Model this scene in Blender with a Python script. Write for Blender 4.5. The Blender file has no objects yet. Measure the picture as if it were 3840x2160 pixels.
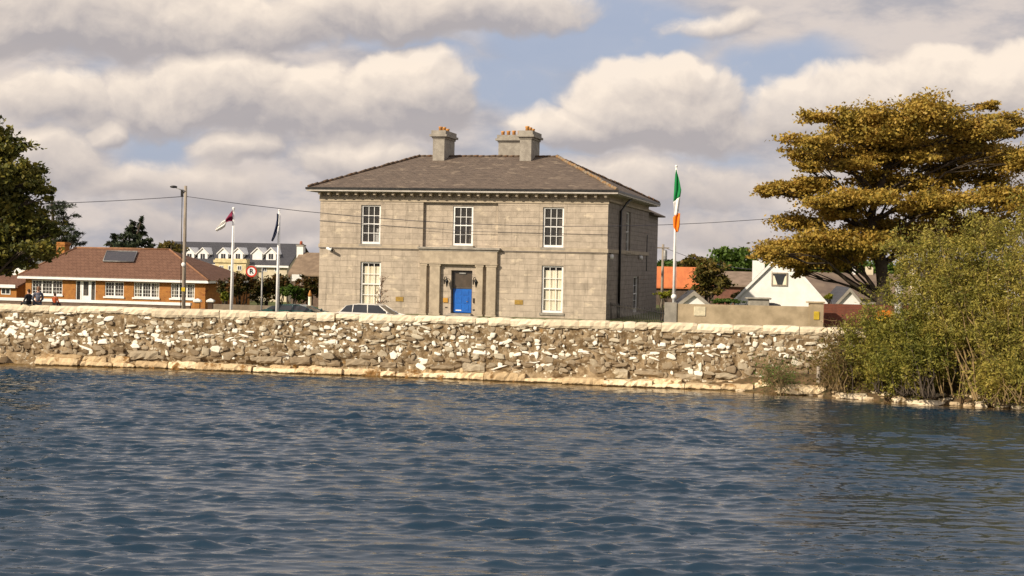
import bpy, math, random
import numpy as np
from mathutils import Vector, Matrix, noise as mnoise

# ------------------------------------------------------------------ camera
FPX = 5500.0                     # focal length in pixels of the 3840 px wide photograph
EYE = Vector((0.0, 0.0, 5.5))    # camera height over the water (z = 0)
PITCH = math.atan(90 / FPX)
ROLL = math.radians(1.25)
_r = Vector((1, 0, 0)); _f = Vector((0, math.cos(PITCH), -math.sin(PITCH))); _u = Vector((0, math.sin(PITCH), math.cos(PITCH)))
CR = _r * math.cos(ROLL) + _u * math.sin(ROLL)
CU = _u * math.cos(ROLL) - _r * math.sin(ROLL)
CF = _f
scene = bpy.context.scene
cam_d = bpy.data.cameras.new('camera'); cam = bpy.data.objects.new('camera', cam_d)
scene.collection.objects.link(cam); scene.camera = cam
cam.matrix_world = Matrix(((CR.x, CU.x, -CF.x, EYE.x), (CR.y, CU.y, -CF.y, EYE.y), (CR.z, CU.z, -CF.z, EYE.z), (0, 0, 0, 1)))
cam_d.sensor_width = 36; cam_d.lens = FPX / 3840 * 36; cam_d.clip_start = 0.5; cam_d.clip_end = 6000

# ------------------------------------------------------------------ light and exposure
SUN_EL = math.radians(30); SUN_AZ = math.radians(52)   # azimuth: degrees left of straight behind the camera
sun_dir = Vector((-math.sin(SUN_AZ) * math.cos(SUN_EL), -math.cos(SUN_AZ) * math.cos(SUN_EL), math.sin(SUN_EL)))
sl = bpy.data.lights.new('sun', 'SUN'); sl.energy = 4.6; sl.angle = math.radians(0.6); sl.color = (1.0, 0.865, 0.68)
so = bpy.data.objects.new('sun', sl); scene.collection.objects.link(so)
so.rotation_euler = sun_dir.to_track_quat('Z', 'Y').to_euler(); so.location = (-40, -40, 60)
scene.view_settings.view_transform = 'Standard'; scene.view_settings.look = 'None'
scene.view_settings.exposure = 0.25; scene.view_settings.gamma = 1
try: scene.view_settings.use_curve_mapping = False
except Exception: pass

# ------------------------------------------------------------------ world: sky with cloud banks placed by direction
world = bpy.data.worlds.new('World'); scene.world = world; world.use_nodes = True
wt = world.node_tree
for n in list(wt.nodes): wt.nodes.remove(n)
def mth(t, op, a, b=None, c=None, clamp=False):
    n = t.nodes.new('ShaderNodeMath'); n.operation = op; n.use_clamp = clamp
    for i, v in enumerate((a, b, c)):
        if v is None: continue
        if isinstance(v, (int, float)): n.inputs[i].default_value = v
        else: t.links.new(v, n.inputs[i])
    return n.outputs[0]
def vmth(t, op, a, b=None, s=None):
    n = t.nodes.new('ShaderNodeVectorMath'); n.operation = op
    for i, v in enumerate((a, b)):
        if v is None: continue
        if isinstance(v, (tuple, list)): n.inputs[i].default_value = v
        else: t.links.new(v, n.inputs[i])
    if s is not None: n.inputs['Scale'].default_value = s
    return n.outputs['Value'] if op in ('LENGTH', 'DOT_PRODUCT') else n.outputs[0]
def noise_n(t, vec, scale, detail=5, rough=0.55, out='Fac', dist=0):
    n = t.nodes.new('ShaderNodeTexNoise'); n.inputs['Scale'].default_value = scale
    n.inputs['Detail'].default_value = detail; n.inputs['Roughness'].default_value = rough; n.inputs['Distortion'].default_value = dist
    if vec is not None: t.links.new(vec, n.inputs['Vector'])
    return n.outputs[out]
def maprange(t, v, a, b, c=0.0, d=1.0, smooth=True):
    n = t.nodes.new('ShaderNodeMapRange'); n.interpolation_type = 'SMOOTHSTEP' if smooth else 'LINEAR'
    t.links.new(v, n.inputs[0])
    for i, x in enumerate((a, b, c, d)): n.inputs[i + 1].default_value = x
    return n.outputs[0]
def mixc(t, fac, a, b, mode='MIX'):
    n = t.nodes.new('ShaderNodeMix'); n.data_type = 'RGBA'; n.blend_type = mode
    if isinstance(fac, (int, float)): n.inputs[0].default_value = fac
    else: t.links.new(fac, n.inputs[0])
    for i, v in ((6, a), (7, b)):
        if isinstance(v, (tuple, list)): n.inputs[i].default_value = (*v[:3], 1)
        else: t.links.new(v, n.inputs[i])
    return n.outputs[2]
def UV(x, y):
    return math.atan((x - 1920) / FPX) * FPX / 1000, math.atan((990 + .0218 * (x - 1920) - y) / FPX) * FPX / 1000
# heaped clouds and blue gaps: photo px centre, radii, weight
HEAPS = [(150, 40, 700, 200, .9), (760, 90, 560, 130, .8), (1560, 30, 640, 120, .85), (840, 330, 300, 170, 1.0), (1180, 400, 480, 150, .8), (1530, 350, 230, 180, 1.1), (560, 400, 300, 130, .6),
         (2440, 400, 360, 180, 1.2), (2510, 320, 200, 110, 1.1), (2200, 480, 330, 90, .8), (2600, 500, 380, 100, .6), (3250, 430, 460, 150, .95), (3740, 360, 440, 170, 1.15),
         (400, 515, 85, 50, .7), (200, 400, 300, 110, .55), (100, 600, 330, 120, .65), (870, 560, 180, 60, .6), (1330, 600, 260, 80, .8), (640, 690, 500, 90, .45), (2350, 700, 560, 110, .5), (2660, 90, 200, 45, .4), (3500, 640, 600, 120, .6), (900, 840, 600, 90, .4), (2750, 900, 500, 90, .35)]
GAPS = [(2200, 120, 620, 220, 1.7), (1900, 310, 330, 190, 1.6), (2880, 290, 380, 190, 1.5), (1620, 190, 300, 70, 1.0), (1250, 190, 420, 55, .7), (560, 560, 240, 90, 1.3), (2000, 560, 330, 80, .8), (2700, 620, 300, 70, .7), (1500, 165, 330, 50, .9), (3840, 640, 160, 90, .6), (300, 265, 300, 40, .5), (2950, 620, 260, 80, .4)]
g = bpy.data.node_groups.new('cloud_field', 'ShaderNodeTree')
g.interface.new_socket('Vector', in_out='INPUT', socket_type='NodeSocketVector')
g.interface.new_socket('Value', in_out='OUTPUT', socket_type='NodeSocketFloat')
gi = g.nodes.new('NodeGroupInput'); go = g.nodes.new('NodeGroupOutput')
pv = gi.outputs[0]
def warp(t, v, sc, am): return vmth(t, 'ADD', v, vmth(t, 'SCALE', vmth(t, 'SUBTRACT', noise_n(t, v, sc, 3, .55, 'Color'), (.5, .5, .5)), s=am))
def blobs(t, p2, lst, pw=1.7):
    acc = None
    for (x, y, rx, ry, w) in lst:
        u, v = UV(x, y)
        q = vmth(t, 'MULTIPLY', vmth(t, 'SUBTRACT', p2, (u, v, 0)), (1000 / rx, 1000 / ry, 0))
        e = mth(t, 'MULTIPLY', mth(t, 'SUBTRACT', 1.0, mth(t, 'POWER', vmth(t, 'LENGTH', q), pw), clamp=True), w)
        acc = e if acc is None else mth(t, 'MAXIMUM', acc, e)
    return acc
pw_ = warp(g, pv, 2.6, .20); pw_ = warp(g, pw_, 9.0, .05)
acc = None; sw = None; sl2 = None
for (x, y, rx, ry, w) in HEAPS:
    u, v = UV(x, y)
    q = vmth(g, 'MULTIPLY', vmth(g, 'SUBTRACT', pw_, (u, v, 0)), (1000 / rx / 1.15, 1000 / ry / 1.2, 0))
    e = mth(g, 'MULTIPLY', mth(g, 'SUBTRACT', 1.0, mth(g, 'POWER', vmth(g, 'LENGTH', q), 1.9), clamp=True), w)
    l = vmth(g, 'DOT_PRODUCT', q, (-.25, 1.0, 0)); el_ = mth(g, 'MULTIPLY', e, l)
    acc = e if acc is None else mth(g, 'MAXIMUM', acc, e)
    sw = e if sw is None else mth(g, 'ADD', sw, e); sl2 = el_ if sl2 is None else mth(g, 'ADD', sl2, el_)
hgt = mth(g, 'DIVIDE', sl2, mth(g, 'ADD', sw, .05))
sep = g.nodes.new('ShaderNodeSeparateXYZ'); g.links.new(pv, sep.inputs[0])
high = maprange(g, mth(g, 'ABSOLUTE', sep.outputs[1]), 1.0, 1.6)
side = maprange(g, mth(g, 'ABSOLUTE', sep.outputs[0]), 2.1, 3.0)
away = mth(g, 'MAXIMUM', high, side)
gen = mth(g, 'MULTIPLY', mth(g, 'SUBTRACT', noise_n(g, vmth(g, 'MULTIPLY', pv, (.35, .7, 0)), 1.0, 3, .5), .34), away)
acc = mth(g, 'ADD', acc, gen)
g.interface.new_socket('Height', in_out='OUTPUT', socket_type='NodeSocketFloat')
fb = mth(g, 'SUBTRACT', noise_n(g, vmth(g, 'MULTIPLY', pw_, (1, 1.2, 1)), 4.6, 10, .57), .5)
g.links.new(mth(g, 'ADD', acc, mth(g, 'MULTIPLY', fb, .95)), go.inputs[0]); g.links.new(hgt, go.inputs[1])
tc = wt.nodes.new('ShaderNodeTexCoord'); sp = wt.nodes.new('ShaderNodeSeparateXYZ'); wt.links.new(tc.outputs['Generated'], sp.inputs[0])
U = mth(wt, 'MULTIPLY', mth(wt, 'ARCTAN2', sp.outputs[0], sp.outputs[1]), FPX / 1000)
V = mth(wt, 'MULTIPLY', mth(wt, 'ARCSINE', sp.outputs[2]), FPX / 1000)
cb = wt.nodes.new('ShaderNodeCombineXYZ'); wt.links.new(U, cb.inputs[0]); wt.links.new(V, cb.inputs[1]); cv = cb.outputs[0]
def field(vec):
    n = wt.nodes.new('ShaderNodeGroup'); n.node_tree = g; wt.links.new(vec, n.inputs[0]); return n.outputs[0], n.outputs[1]
f0, hg = field(cv); f1, _ = field(vmth(wt, 'ADD', cv, (-.022, .045, 0)))
dens = maprange(wt, f0, .03, .42)
relief = mth(wt, 'MULTIPLY', mth(wt, 'SUBTRACT', f0, f1), 1.7)
lit = maprange(wt, mth(wt, 'ADD', mth(wt, 'MULTIPLY', hg, .60), relief), -.62, .85, 0, 1, False)
# stratus sheet between the heaps, torn open where the blue shows
gap = mth(wt, 'ADD', blobs(wt, warp(wt, cv, 2.0, .30), GAPS, 1.5), mth(wt, 'MULTIPLY', maprange(wt, V, 1.0, 1.8), .42))
nb = noise_n(wt, vmth(wt, 'MULTIPLY', cv, (.8, 1.7, 1)), 2.6, 8, .56)
cover = maprange(wt, mth(wt, 'SUBTRACT', mth(wt, 'ADD', .60, mth(wt, 'MULTIPLY', nb, .75)), gap), -.1, 1.0, .06, 1.0)
n2 = noise_n(wt, vmth(wt, 'MULTIPLY', cv, (.7, 1.7, 1)), 3.2, 9, .58)
sheet = mixc(wt, maprange(wt, n2, .36, .62), (.372, .362, .392), (.60, .53, .49))
low = maprange(wt, V, .02, .55)
bright = mixc(wt, low, (.60, .52, .47), (.86, .74, .62))
ccol = mixc(wt, lit, (.375, .345, .350), bright)
sky = wt.nodes.new('ShaderNodeTexSky'); sky.sky_type = 'NISHITA'; sky.sun_disc = False
sky.sun_elevation = SUN_EL; sky.sun_rotation = math.pi + SUN_AZ
sky.air_density = 1.0; sky.dust_density = 2.0; sky.ozone_density = 1.5
SKYS = .1
upv = maprange(wt, V, 1.0, 1.9)
skyc = mixc(wt, mth(wt, 'SUBTRACT', .80, mth(wt, 'MULTIPLY', upv, .55)), sky.outputs[0], (.345 / SKYS, .385 / SKYS, .505 / SKYS))   # thin high veil over the blue
c1 = mixc(wt, cover, skyc, vmth(wt, 'SCALE', sheet, s=1 / SKYS))
final = mixc(wt, mth(wt, 'MULTIPLY', dens, .92), c1, vmth(wt, 'SCALE', ccol, s=1 / SKYS))
bg = wt.nodes.new('ShaderNodeBackground'); bg.inputs[1].default_value = SKYS
wo = wt.nodes.new('ShaderNodeOutputWorld'); wt.links.new(final, bg.inputs[0]); wt.links.new(bg.outputs[0], wo.inputs[0])

# ------------------------------------------------------------------ helpers
C = scene.collection
rng = random.Random(7); nr = np.random.RandomState(7)
def ray(x, y):
    d = CF + CR * ((x - 1920) / FPX) - CU * ((y - 1080) / FPX); return d
def atY(x, y, Y):
    d = ray(x, y); return EYE + d * (Y / d.y)
def atZ(x, y, z):
    d = ray(x, y); return EYE + d * ((z - EYE.z) / d.z)
class Plane:       # vertical plane through point o, along direction angle a (deg, clockwise from +x seen from above)
    def __init__(s, o, a):
        s.o = Vector(o); t = math.radians(a); s.a = a
        s.t = Vector((math.cos(t), -math.sin(t), 0)); s.n = Vector((math.sin(t), math.cos(t), 0))
    def hit(s, x, y, off=0.0):      # local (along, height) of the photo point lying on the plane moved back by off
        d = ray(x, y); o = s.o + s.n * off
        k = (o - EYE).dot(s.n) / d.dot(s.n); p = EYE + d * k - s.o
        return p.dot(s.t), p.z
    def hside(s, x, y, along):      # local (depth, height) on the plane perpendicular to it at 'along'
        d = ray(x, y); o = s.o + s.t * along
        k = (o - EYE).dot(s.t) / d.dot(s.t); p = EYE + d * k - s.o
        return p.dot(s.n), p.z

def tag(o, label=None, cat=None, group=None, kind=None):
    if label: o['label'] = label
    if cat: o['category'] = cat
    if group: o['group'] = group
    if kind: o['kind'] = kind
    return o
def empty(name, loc=(0, 0, 0), rz=0.0, label=None, cat=None, group=None):
    o = bpy.data.objects.new(name, None); C.objects.link(o); o.location = loc; o.rotation_euler = (0, 0, rz)
    o.empty_display_size = .3
    return tag(o, label, cat, group)
def copy_tree(o, parent=None):
    c = o.copy(); C.objects.link(c)
    if parent is not None: c.parent = parent
    for ch in list(o.children): copy_tree(ch, c)
    return c

class MB:
    def __init__(s): s.v = []; s.f = []; s.sm = []
    def add(s, vs, fs, smooth=False):
        b = len(s.v); s.v += [tuple(p) for p in vs]; s.f += [tuple(b + i for i in f) for f in fs]; s.sm += [smooth] * len(fs); return s
    def box(s, x0, x1, y0, y1, z0, z1):
        return s.add([(x0, y0, z0), (x1, y0, z0), (x1, y1, z0), (x0, y1, z0), (x0, y0, z1), (x1, y0, z1), (x1, y1, z1), (x0, y1, z1)],
                     [(0, 3, 2, 1), (4, 5, 6, 7), (0, 1, 5, 4), (1, 2, 6, 5), (2, 3, 7, 6), (3, 0, 4, 7)])
    def frus(s, a, za, b, zb):        # a,b = (x0,x1,y0,y1)
        return s.add([(a[0], a[2], za), (a[1], a[2], za), (a[1], a[3], za), (a[0], a[3], za), (b[0], b[2], zb), (b[1], b[2], zb), (b[1], b[3], zb), (b[0], b[3], zb)],
                     [(0, 3, 2, 1), (4, 5, 6, 7), (0, 1, 5, 4), (1, 2, 6, 5), (2, 3, 7, 6), (3, 0, 4, 7)])
    def prism(s, pts, axis, a, b):    # polygon pts in the other two axes, extruded along axis
        n = len(pts)
        def mk(p, t): return (t, p[0], p[1]) if axis == 0 else ((p[0], t, p[1]) if axis == 1 else (p[0], p[1], t))
        return s.add([mk(p, a) for p in pts] + [mk(p, b) for p in pts],
                     [tuple(range(n))[::-1], tuple(range(n, 2 * n))] + [(i, (i + 1) % n, n + (i + 1) % n, n + i) for i in range(n)])
    def tube(s, path, rad, n=8, caps=True, smooth=True):
        path = [Vector(p) for p in path]; m = len(path)
        if isinstance(rad, (int, float)): rad = [rad] * m
        vs = []; fs = []; up = Vector((.13, .21, .97))
        for i, p in enumerate(path):
            t = (path[min(i + 1, m - 1)] - path[max(i - 1, 0)]).normalized()
            if abs(t.dot(up)) > .99: a = t.cross(Vector((1, 0, 0))).normalized()
            else: a = t.cross(up).normalized()
            b = t.cross(a)
            for k in range(n):
                w = 2 * math.pi * k / n; vs.append(p + (a * math.cos(w) + b * math.sin(w)) * rad[i])
        for i in range(m - 1):
            for k in range(n): fs.append((i * n + k, i * n + (k + 1) % n, (i + 1) * n + (k + 1) % n, (i + 1) * n + k))
        s.add(vs, fs, smooth)
        if caps:
            b = len(s.v) - len(vs); s.f += [tuple(b + k for k in range(n))[::-1], tuple(b + (m - 1) * n + k for k in range(n))]; s.sm += [False] * 2
        return s
    def lathe(s, c, prof, n=12, smooth=True):   # prof list of (r, z)
        vs = []; fs = []; m = len(prof)
        for r, z in prof:
            for k in range(n):
                w = 2 * math.pi * k / n; vs.append((c[0] + r * math.cos(w), c[1] + r * math.sin(w), c[2] + z))
        for i in range(m - 1):
            for k in range(n): fs.append((i * n + k, i * n + (k + 1) % n, (i + 1) * n + (k + 1) % n, (i + 1) * n + k))
        s.add(vs, fs, smooth)
        b = len(s.v) - len(vs); s.f += [tuple(b + k for k in range(n))[::-1], tuple(b + (m - 1) * n + k for k in range(n))]; s.sm += [False] * 2
        return s
    def ball(s, c, r, n=12, m=8):
        rr = r if isinstance(r, (tuple, list)) else (r, r, r)
        vs = []; fs = []
        for i in range(m + 1):
            t = math.pi * i / m; t = min(max(t, .03), math.pi - .03)
            for k in range(n):
                w = 2 * math.pi * k / n; vs.append((c[0] + rr[0] * math.sin(t) * math.cos(w), c[1] + rr[1] * math.sin(t) * math.sin(w), c[2] - rr[2] * math.cos(t)))
        for i in range(m):
            for k in range(n): fs.append((i * n + k, i * n + (k + 1) % n, (i + 1) * n + (k + 1) % n, (i + 1) * n + k))
        return s.add(vs, fs, True)
    def build(s, name, mat, parent=None, bevel=0):
        me = bpy.data.meshes.new(name); me.from_pydata(s.v, [], s.f); me.update()
        me.polygons.foreach_set('use_smooth', s.sm)
        me.materials.append(mat); o = bpy.data.objects.new(name, me); C.objects.link(o)
        if parent is not None: o.parent = parent
        if bevel:
            b = o.modifiers.new('bevel', 'BEVEL'); b.width = bevel; b.segments = 1; b.limit_method = 'ANGLE'
        return o
def npmesh(name, V, F, mat, parent=None, smooth=False, attr=None):
    V = np.asarray(V, np.float32); F = np.asarray(F, np.int32)
    me = bpy.data.meshes.new(name); me.vertices.add(len(V)); me.vertices.foreach_set('co', V.ravel())
    k = F.shape[1]; me.loops.add(F.size); me.loops.foreach_set('vertex_index', F.ravel())
    me.polygons.add(len(F)); me.polygons.foreach_set('loop_start', np.arange(0, F.size, k, dtype=np.int32))
    me.polygons.foreach_set('loop_total', np.full(len(F), k, np.int32))
    if smooth: me.polygons.foreach_set('use_smooth', np.ones(len(F), bool))
    me.update(calc_edges=True)
    if attr is not None:
        for an, av in attr.items():
            a = me.attributes.new(an, 'FLOAT', 'POINT'); a.data.foreach_set('value', np.asarray(av, np.float32))
    me.materials.append(mat); o = bpy.data.objects.new(name, me); C.objects.link(o)
    if parent is not None: o.parent = parent
    return o
def holes_wall(mb, x0, x1, z0, z1, holes, depth, mp, back=None):
    """flat wall with rectangular openings and their reveals; mp(x, d, z) -> point, d grows inwards"""
    xs = sorted({x0, x1, *[h[0] for h in holes], *[h[1] for h in holes]}); zs = sorted({z0, z1, *[h[2] for h in holes], *[h[3] for h in holes]})
    for i in range(len(xs) - 1):
        for j in range(len(zs) - 1):
            a, b, c, d = xs[i], xs[i + 1], zs[j], zs[j + 1]; mx, mz = (a + b) / 2, (c + d) / 2
            if any(h[0] < mx < h[1] and h[2] < mz < h[3] for h in holes): continue
            mb.add([mp(a, 0, c), mp(b, 0, c), mp(b, 0, d), mp(a, 0, d)], [(0, 1, 2, 3)])
    for (a, b, c, d) in [h[:4] for h in holes]:
        for (p, q, r, t) in (((a, 0, c), (a, depth, c), (a, depth, d), (a, 0, d)), ((b, 0, d), (b, depth, d), (b, depth, c), (b, 0, c)),
                             ((a, 0, d), (a, depth, d), (b, depth, d), (b, 0, d)), ((a, 0, c), (b, 0, c), (b, depth, c), (a, depth, c))):
            mb.add([mp(*p), mp(*q), mp(*r), mp(*t)], [(0, 1, 2, 3)])

# ------------------------------------------------------------------ materials
def base_mat(name, rough=.8, spec=.3):
    m = bpy.data.materials.new(name); m.use_nodes = True; t = m.node_tree; b = t.nodes['Principled BSDF']
    b.inputs['Roughness'].default_value = rough; b.inputs['Specular IOR Level'].default_value = spec
    return m, t, b
def objco(t):
    n = t.nodes.new('ShaderNodeTexCoord'); return n.outputs['Object']
def bump(t, b, h, s=.5, d=.02):
    n = t.nodes.new('ShaderNodeBump'); n.inputs['Strength'].default_value = s; n.inputs['Distance'].default_value = d
    t.links.new(h, n.inputs['Height']); t.links.new(n.outputs[0], b.inputs['Normal'])
def M(name, c1, c2=None, rough=.8, scale=3.0, bs=0, bd=.01, spec=.3, detail=5, lo=.35, hi=.65, metal=0, stretch=(1, 1, 1)):
    m, t, b = base_mat(name, rough, spec); b.inputs['Metallic'].default_value = metal
    c2 = c2 or tuple(x * .72 for x in c1)
    co = vmth(t, 'MULTIPLY', objco(t), stretch)
    n = noise_n(t, co, scale, detail, .6)
    t.links.new(mixc(t, maprange(t, n, lo, hi), c1, c2), b.inputs['Base Color'])
    if bs: bump(t, b, noise_n(t, co, bs, 6, .65), .6, bd)
    return m
def horiz(t):       # horizontal running coordinate usable on walls along local x or y: (x+y, z, 0)
    s = t.nodes.new('ShaderNodeSeparateXYZ'); t.links.new(objco(t), s.inputs[0])
    c = t.nodes.new('ShaderNodeCombineXYZ'); t.links.new(mth(t, 'ADD', s.outputs[0], s.outputs[1]), c.inputs[0]); t.links.new(s.outputs[2], c.inputs[1])
    return c.outputs[0], s
def brick_mat(name, c1, c2, cm, bw, bh, mortar=.012, rough=.85, nmix=.4, patch=None, bmp=.02, dist=0.0, offs=.5, sq=1.0, streak=0.0):
    m, t, b = base_mat(name, rough, .25); co, s = horiz(t)
    if dist: co = vmth(t, 'ADD', co, vmth(t, 'SCALE', vmth(t, 'SUBTRACT', noise_n(t, co, 1.6, 3, .6, 'Color'), (.5, .5, .5)), s=dist))
    n = t.nodes.new('ShaderNodeTexBrick'); t.links.new(co, n.inputs['Vector']); n.offset = offs; n.squash = sq
    n.inputs['Scale'].default_value = 1; n.inputs['Brick Width'].default_value = bw; n.inputs['Row Height'].default_value = bh
    n.inputs['Mortar Size'].default_value = mortar; n.inputs['Mortar Smooth'].default_value = .3; n.inputs['Bias'].default_value = 0
    n.inputs['Color1'].default_value = (*c1, 1); n.inputs['Color2'].default_value = (*c2, 1); n.inputs['Mortar'].default_value = (*cm, 1)
    no = noise_n(t, objco(t), 2.2, 7, .62)
    c = mixc(t, nmix, n.outputs[0], mixc(t, maprange(t, no, .3, .7), tuple(x * 1.12 for x in c1), tuple(x * .8 for x in c2)))
    if patch:
        c = mixc(t, maprange(t, noise_n(t, vmth(t, 'MULTIPLY', objco(t), (1, 1, 2.2)), 1.1, 4, .6), .57, .66), c, patch)
    if streak:
        sn = noise_n(t, vmth(t, 'MULTIPLY', objco(t), (2.2, 2.2, .22)), 1.5, 6, .65)
        c = mixc(t, mth(t, 'MULTIPLY', maprange(t, sn, .50, .72), streak), c, tuple(x * .45 for x in c2))
        c = mixc(t, mth(t, 'MULTIPLY', maprange(t, noise_n(t, objco(t), .55, 4, .6), .45, .7), streak * .8), c, tuple(x * .7 for x in c2))
    t.links.new(c, b.inputs['Base Color'])
    h = mth(t, 'ADD', mth(t, 'MULTIPLY', n.outputs['Fac'], -1.0), mth(t, 'MULTIPLY', noise_n(t, objco(t), 9, 6, .6), .8))
    bump(t, b, h, .8, bmp)
    return m
def leaf_mat(name, cols, rough=.55, scale=.9, trans=.3):
    m, t, b = base_mat(name, rough, .25)
    g_ = t.nodes.new('ShaderNodeNewGeometry')
    rmp = t.nodes.new('ShaderNodeValToRGB'); rmp.color_ramp.interpolation = 'LINEAR'
    el = rmp.color_ramp.elements
    while len(el) < len(cols): el.new(.5)
    for i, c in enumerate(cols): el[i].position = i / (len(cols) - 1); el[i].color = (*c, 1)
    n = noise_n(t, objco(t), scale, 3, .6)
    f = mth(t, 'ADD', mth(t, 'MULTIPLY', g_.outputs['Random Per Island'], .45), maprange(t, n, .32, .68, 0, .55, False))
    t.links.new(f, rmp.inputs[0]); t.links.new(rmp.outputs[0], b.inputs['Base Color'])
    tr = t.nodes.new('ShaderNodeBsdfTranslucent'); t.links.new(rmp.outputs[0], tr.inputs[0])
    mx = t.nodes.new('ShaderNodeMixShader'); mx.inputs[0].default_value = trans
    out = t.nodes['Material Output']; t.links.new(b.outputs[0], mx.inputs[1]); t.links.new(tr.outputs[0], mx.inputs[2]); t.links.new(mx.outputs[0], out.inputs[0])
    return m

# ------------------------------------------------------------------ shared materials
m_white = M('white_paint', (.86, .86, .84), (.78, .77, .74), .5, 4, spec=.4)
m_whitewall = M('white_render', (.88, .88, .86), (.80, .79, .76), .85, 1.1, bs=18, bd=.01)
m_cream = M('cream_render', (.66, .58, .42), (.56, .49, .36), .85, 1.2)
m_black = M('black_paint', (.012, .012, .013), (.03, .028, .026), .4, 5)
m_dark = M('dark_interior', (.24, .21, .18), (.13, .11, .095), .9, 2)
m_steel = M('galvanised_steel', (.32, .32, .31), (.22, .22, .21), .5, 6, metal=.3)
m_wood = M('weathered_timber', (.36, .31, .25), (.22, .185, .145), .9, 3, bs=20, stretch=(4, 4, .4))
m_bark = M('bark', (.085, .065, .045), (.04, .03, .022), .95, 5, bs=12, bd=.04, stretch=(1, 1, .4))
m_blind = M('cream_blind', (.93, .87, .70), (.86, .77, .57), .8, 1.4, stretch=(3, 3, .4))
m_gold = M('aged_brass', (.42, .27, .06), (.30, .19, .05), .45, 8, metal=.3)
def glass_mat(name, tint=(.10, .095, .09), a=.24):
    m, t, b = base_mat(name, .06, .6); b.inputs['Base Color'].default_value = (*tint, 1)
    tr = t.nodes.new('ShaderNodeBsdfTransparent'); mx = t.nodes.new('ShaderNodeMixShader'); mx.inputs[0].default_value = a
    t.links.new(tr.outputs[0], mx.inputs[1]); t.links.new(b.outputs[0], mx.inputs[2]); t.links.new(mx.outputs[0], t.nodes['Material Output'].inputs[0])
    bump(t, b, noise_n(t, objco(t), 1.2, 2), .15, .02)
    return m
m_glass = glass_mat('window_glass'); m_clear = glass_mat('clear_window_glass', (.10, .10, .10), .08)

# ------------------------------------------------------------------ setting: water, shore, ground, road
QA, QB = Vector((-25.6, 73.3, 0)), Vector((14.2, 66.4, 0))
qt = (QB - QA).normalized(); qa = math.degrees(math.atan2(-qt.y, qt.x))
QO = QA - qt * 14; QP = Plane(QO, qa); QL = 74.0; QH = 2.94        # quay wall frame
shore_px = [(-900, 1325), (0, 1366), (850, 1392), (1700, 1422), (2300, 1450), (2700, 1464), (2900, 1472), (3100, 1490), (3400, 1510), (3840, 1535), (4400, 1570)]
SH = [atZ(x, y, 0) for x, y in shore_px]
def shore_y(x):
    for a, b in zip(SH[:-1], SH[1:]):
        if a.x <= x <= b.x: return a.y + (b.y - a.y) * (x - a.x) / (b.x - a.x)
    return SH[0].y if x < SH[0].x else SH[-1].y

def make_water():
    def axis(a, b, st, far, n):
        core = np.arange(a, b, st); t = np.linspace(0, 1, n + 1)[1:] ** 2.2
        return np.concatenate([(a - t * (a - far[0]))[::-1], core, core[-1] + t * (far[1] - core[-1])])
    xs = axis(-30, 30, .088, (-2500, 2500), 14); ys = axis(22, 76, .055, (-2500, 90), 14)
    X, Y = np.meshgrid(xs, ys)
    r = np.random.RandomState(3); Z = np.zeros_like(X); G = np.zeros_like(X)
    for i in range(110):
        lam = .17 * (1.15 / .17) ** (r.rand() ** 1.0); th = math.radians(93 + r.normal(0, 17)); k = 2 * math.pi / lam
        Z += .0042 * lam ** .68 * (.5 + r.rand()) * np.sin(k * (math.cos(th) * X + math.sin(th) * Y) + r.rand() * 6.28)
    sg = Z[:, 200:450].std(); s_ = Z / sg; Z = sg * (s_ + .16 * (s_ ** 2 - 1))          # sharper crests, flat troughs
    for i in range(26):                                                                # gusts
        lam = 2.5 * 5 ** r.rand(); th = r.rand() * 3.14; G += np.sin(6.283 / lam * (math.cos(th) * X * .6 + math.sin(th) * Y) + r.rand() * 6.28)
    gp = np.clip(1.0 + .075 * G, .55, 1.6)
    calm = 1 / (1 + np.exp((X - 6.0 - .12 * (60 - Y)) / 2.0)) * .5 + .5
    edge = np.clip((30 - np.abs(X)) / 3, 0, 1) * np.clip((Y - 22) / 2, 0, 1) * np.clip((77 - Y) / 2, 0, 1)
    sy = np.interp(X, [p.x for p in SH], [p.y for p in SH]); near = np.clip((sy - Y) / 5, .45, 1)
    Z = Z * gp * calm * edge * near
    n, m = X.shape; V = np.stack([X, Y, Z], -1).reshape(-1, 3)
    idx = np.arange(n * m).reshape(n, m); F = np.stack([idx[:-1, :-1], idx[:-1, 1:], idx[1:, 1:], idx[1:, :-1]], -1).reshape(-1, 4)
    depth = np.clip((sy - Y) / 6.0, 0, 1).reshape(-1)  # clipped distance from the shoreline; the water colour turns browner towards it
    mt, t, b = base_mat('water', .02, .5); b.inputs['IOR'].default_value = 1.47
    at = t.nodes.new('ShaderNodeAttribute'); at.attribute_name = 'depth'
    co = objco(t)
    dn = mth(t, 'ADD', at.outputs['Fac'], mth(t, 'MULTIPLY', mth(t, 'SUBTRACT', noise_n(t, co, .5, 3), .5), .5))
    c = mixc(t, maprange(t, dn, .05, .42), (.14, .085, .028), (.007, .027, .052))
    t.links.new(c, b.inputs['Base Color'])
    h = noise_n(t, vmth(t, 'MULTIPLY', co, (1.0, 2.4, 1)), 3.0, 3, .6, dist=.3)
    bump(t, b, h, .35, .02)
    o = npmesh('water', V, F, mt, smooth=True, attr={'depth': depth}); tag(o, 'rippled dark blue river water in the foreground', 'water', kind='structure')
make_water()

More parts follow.
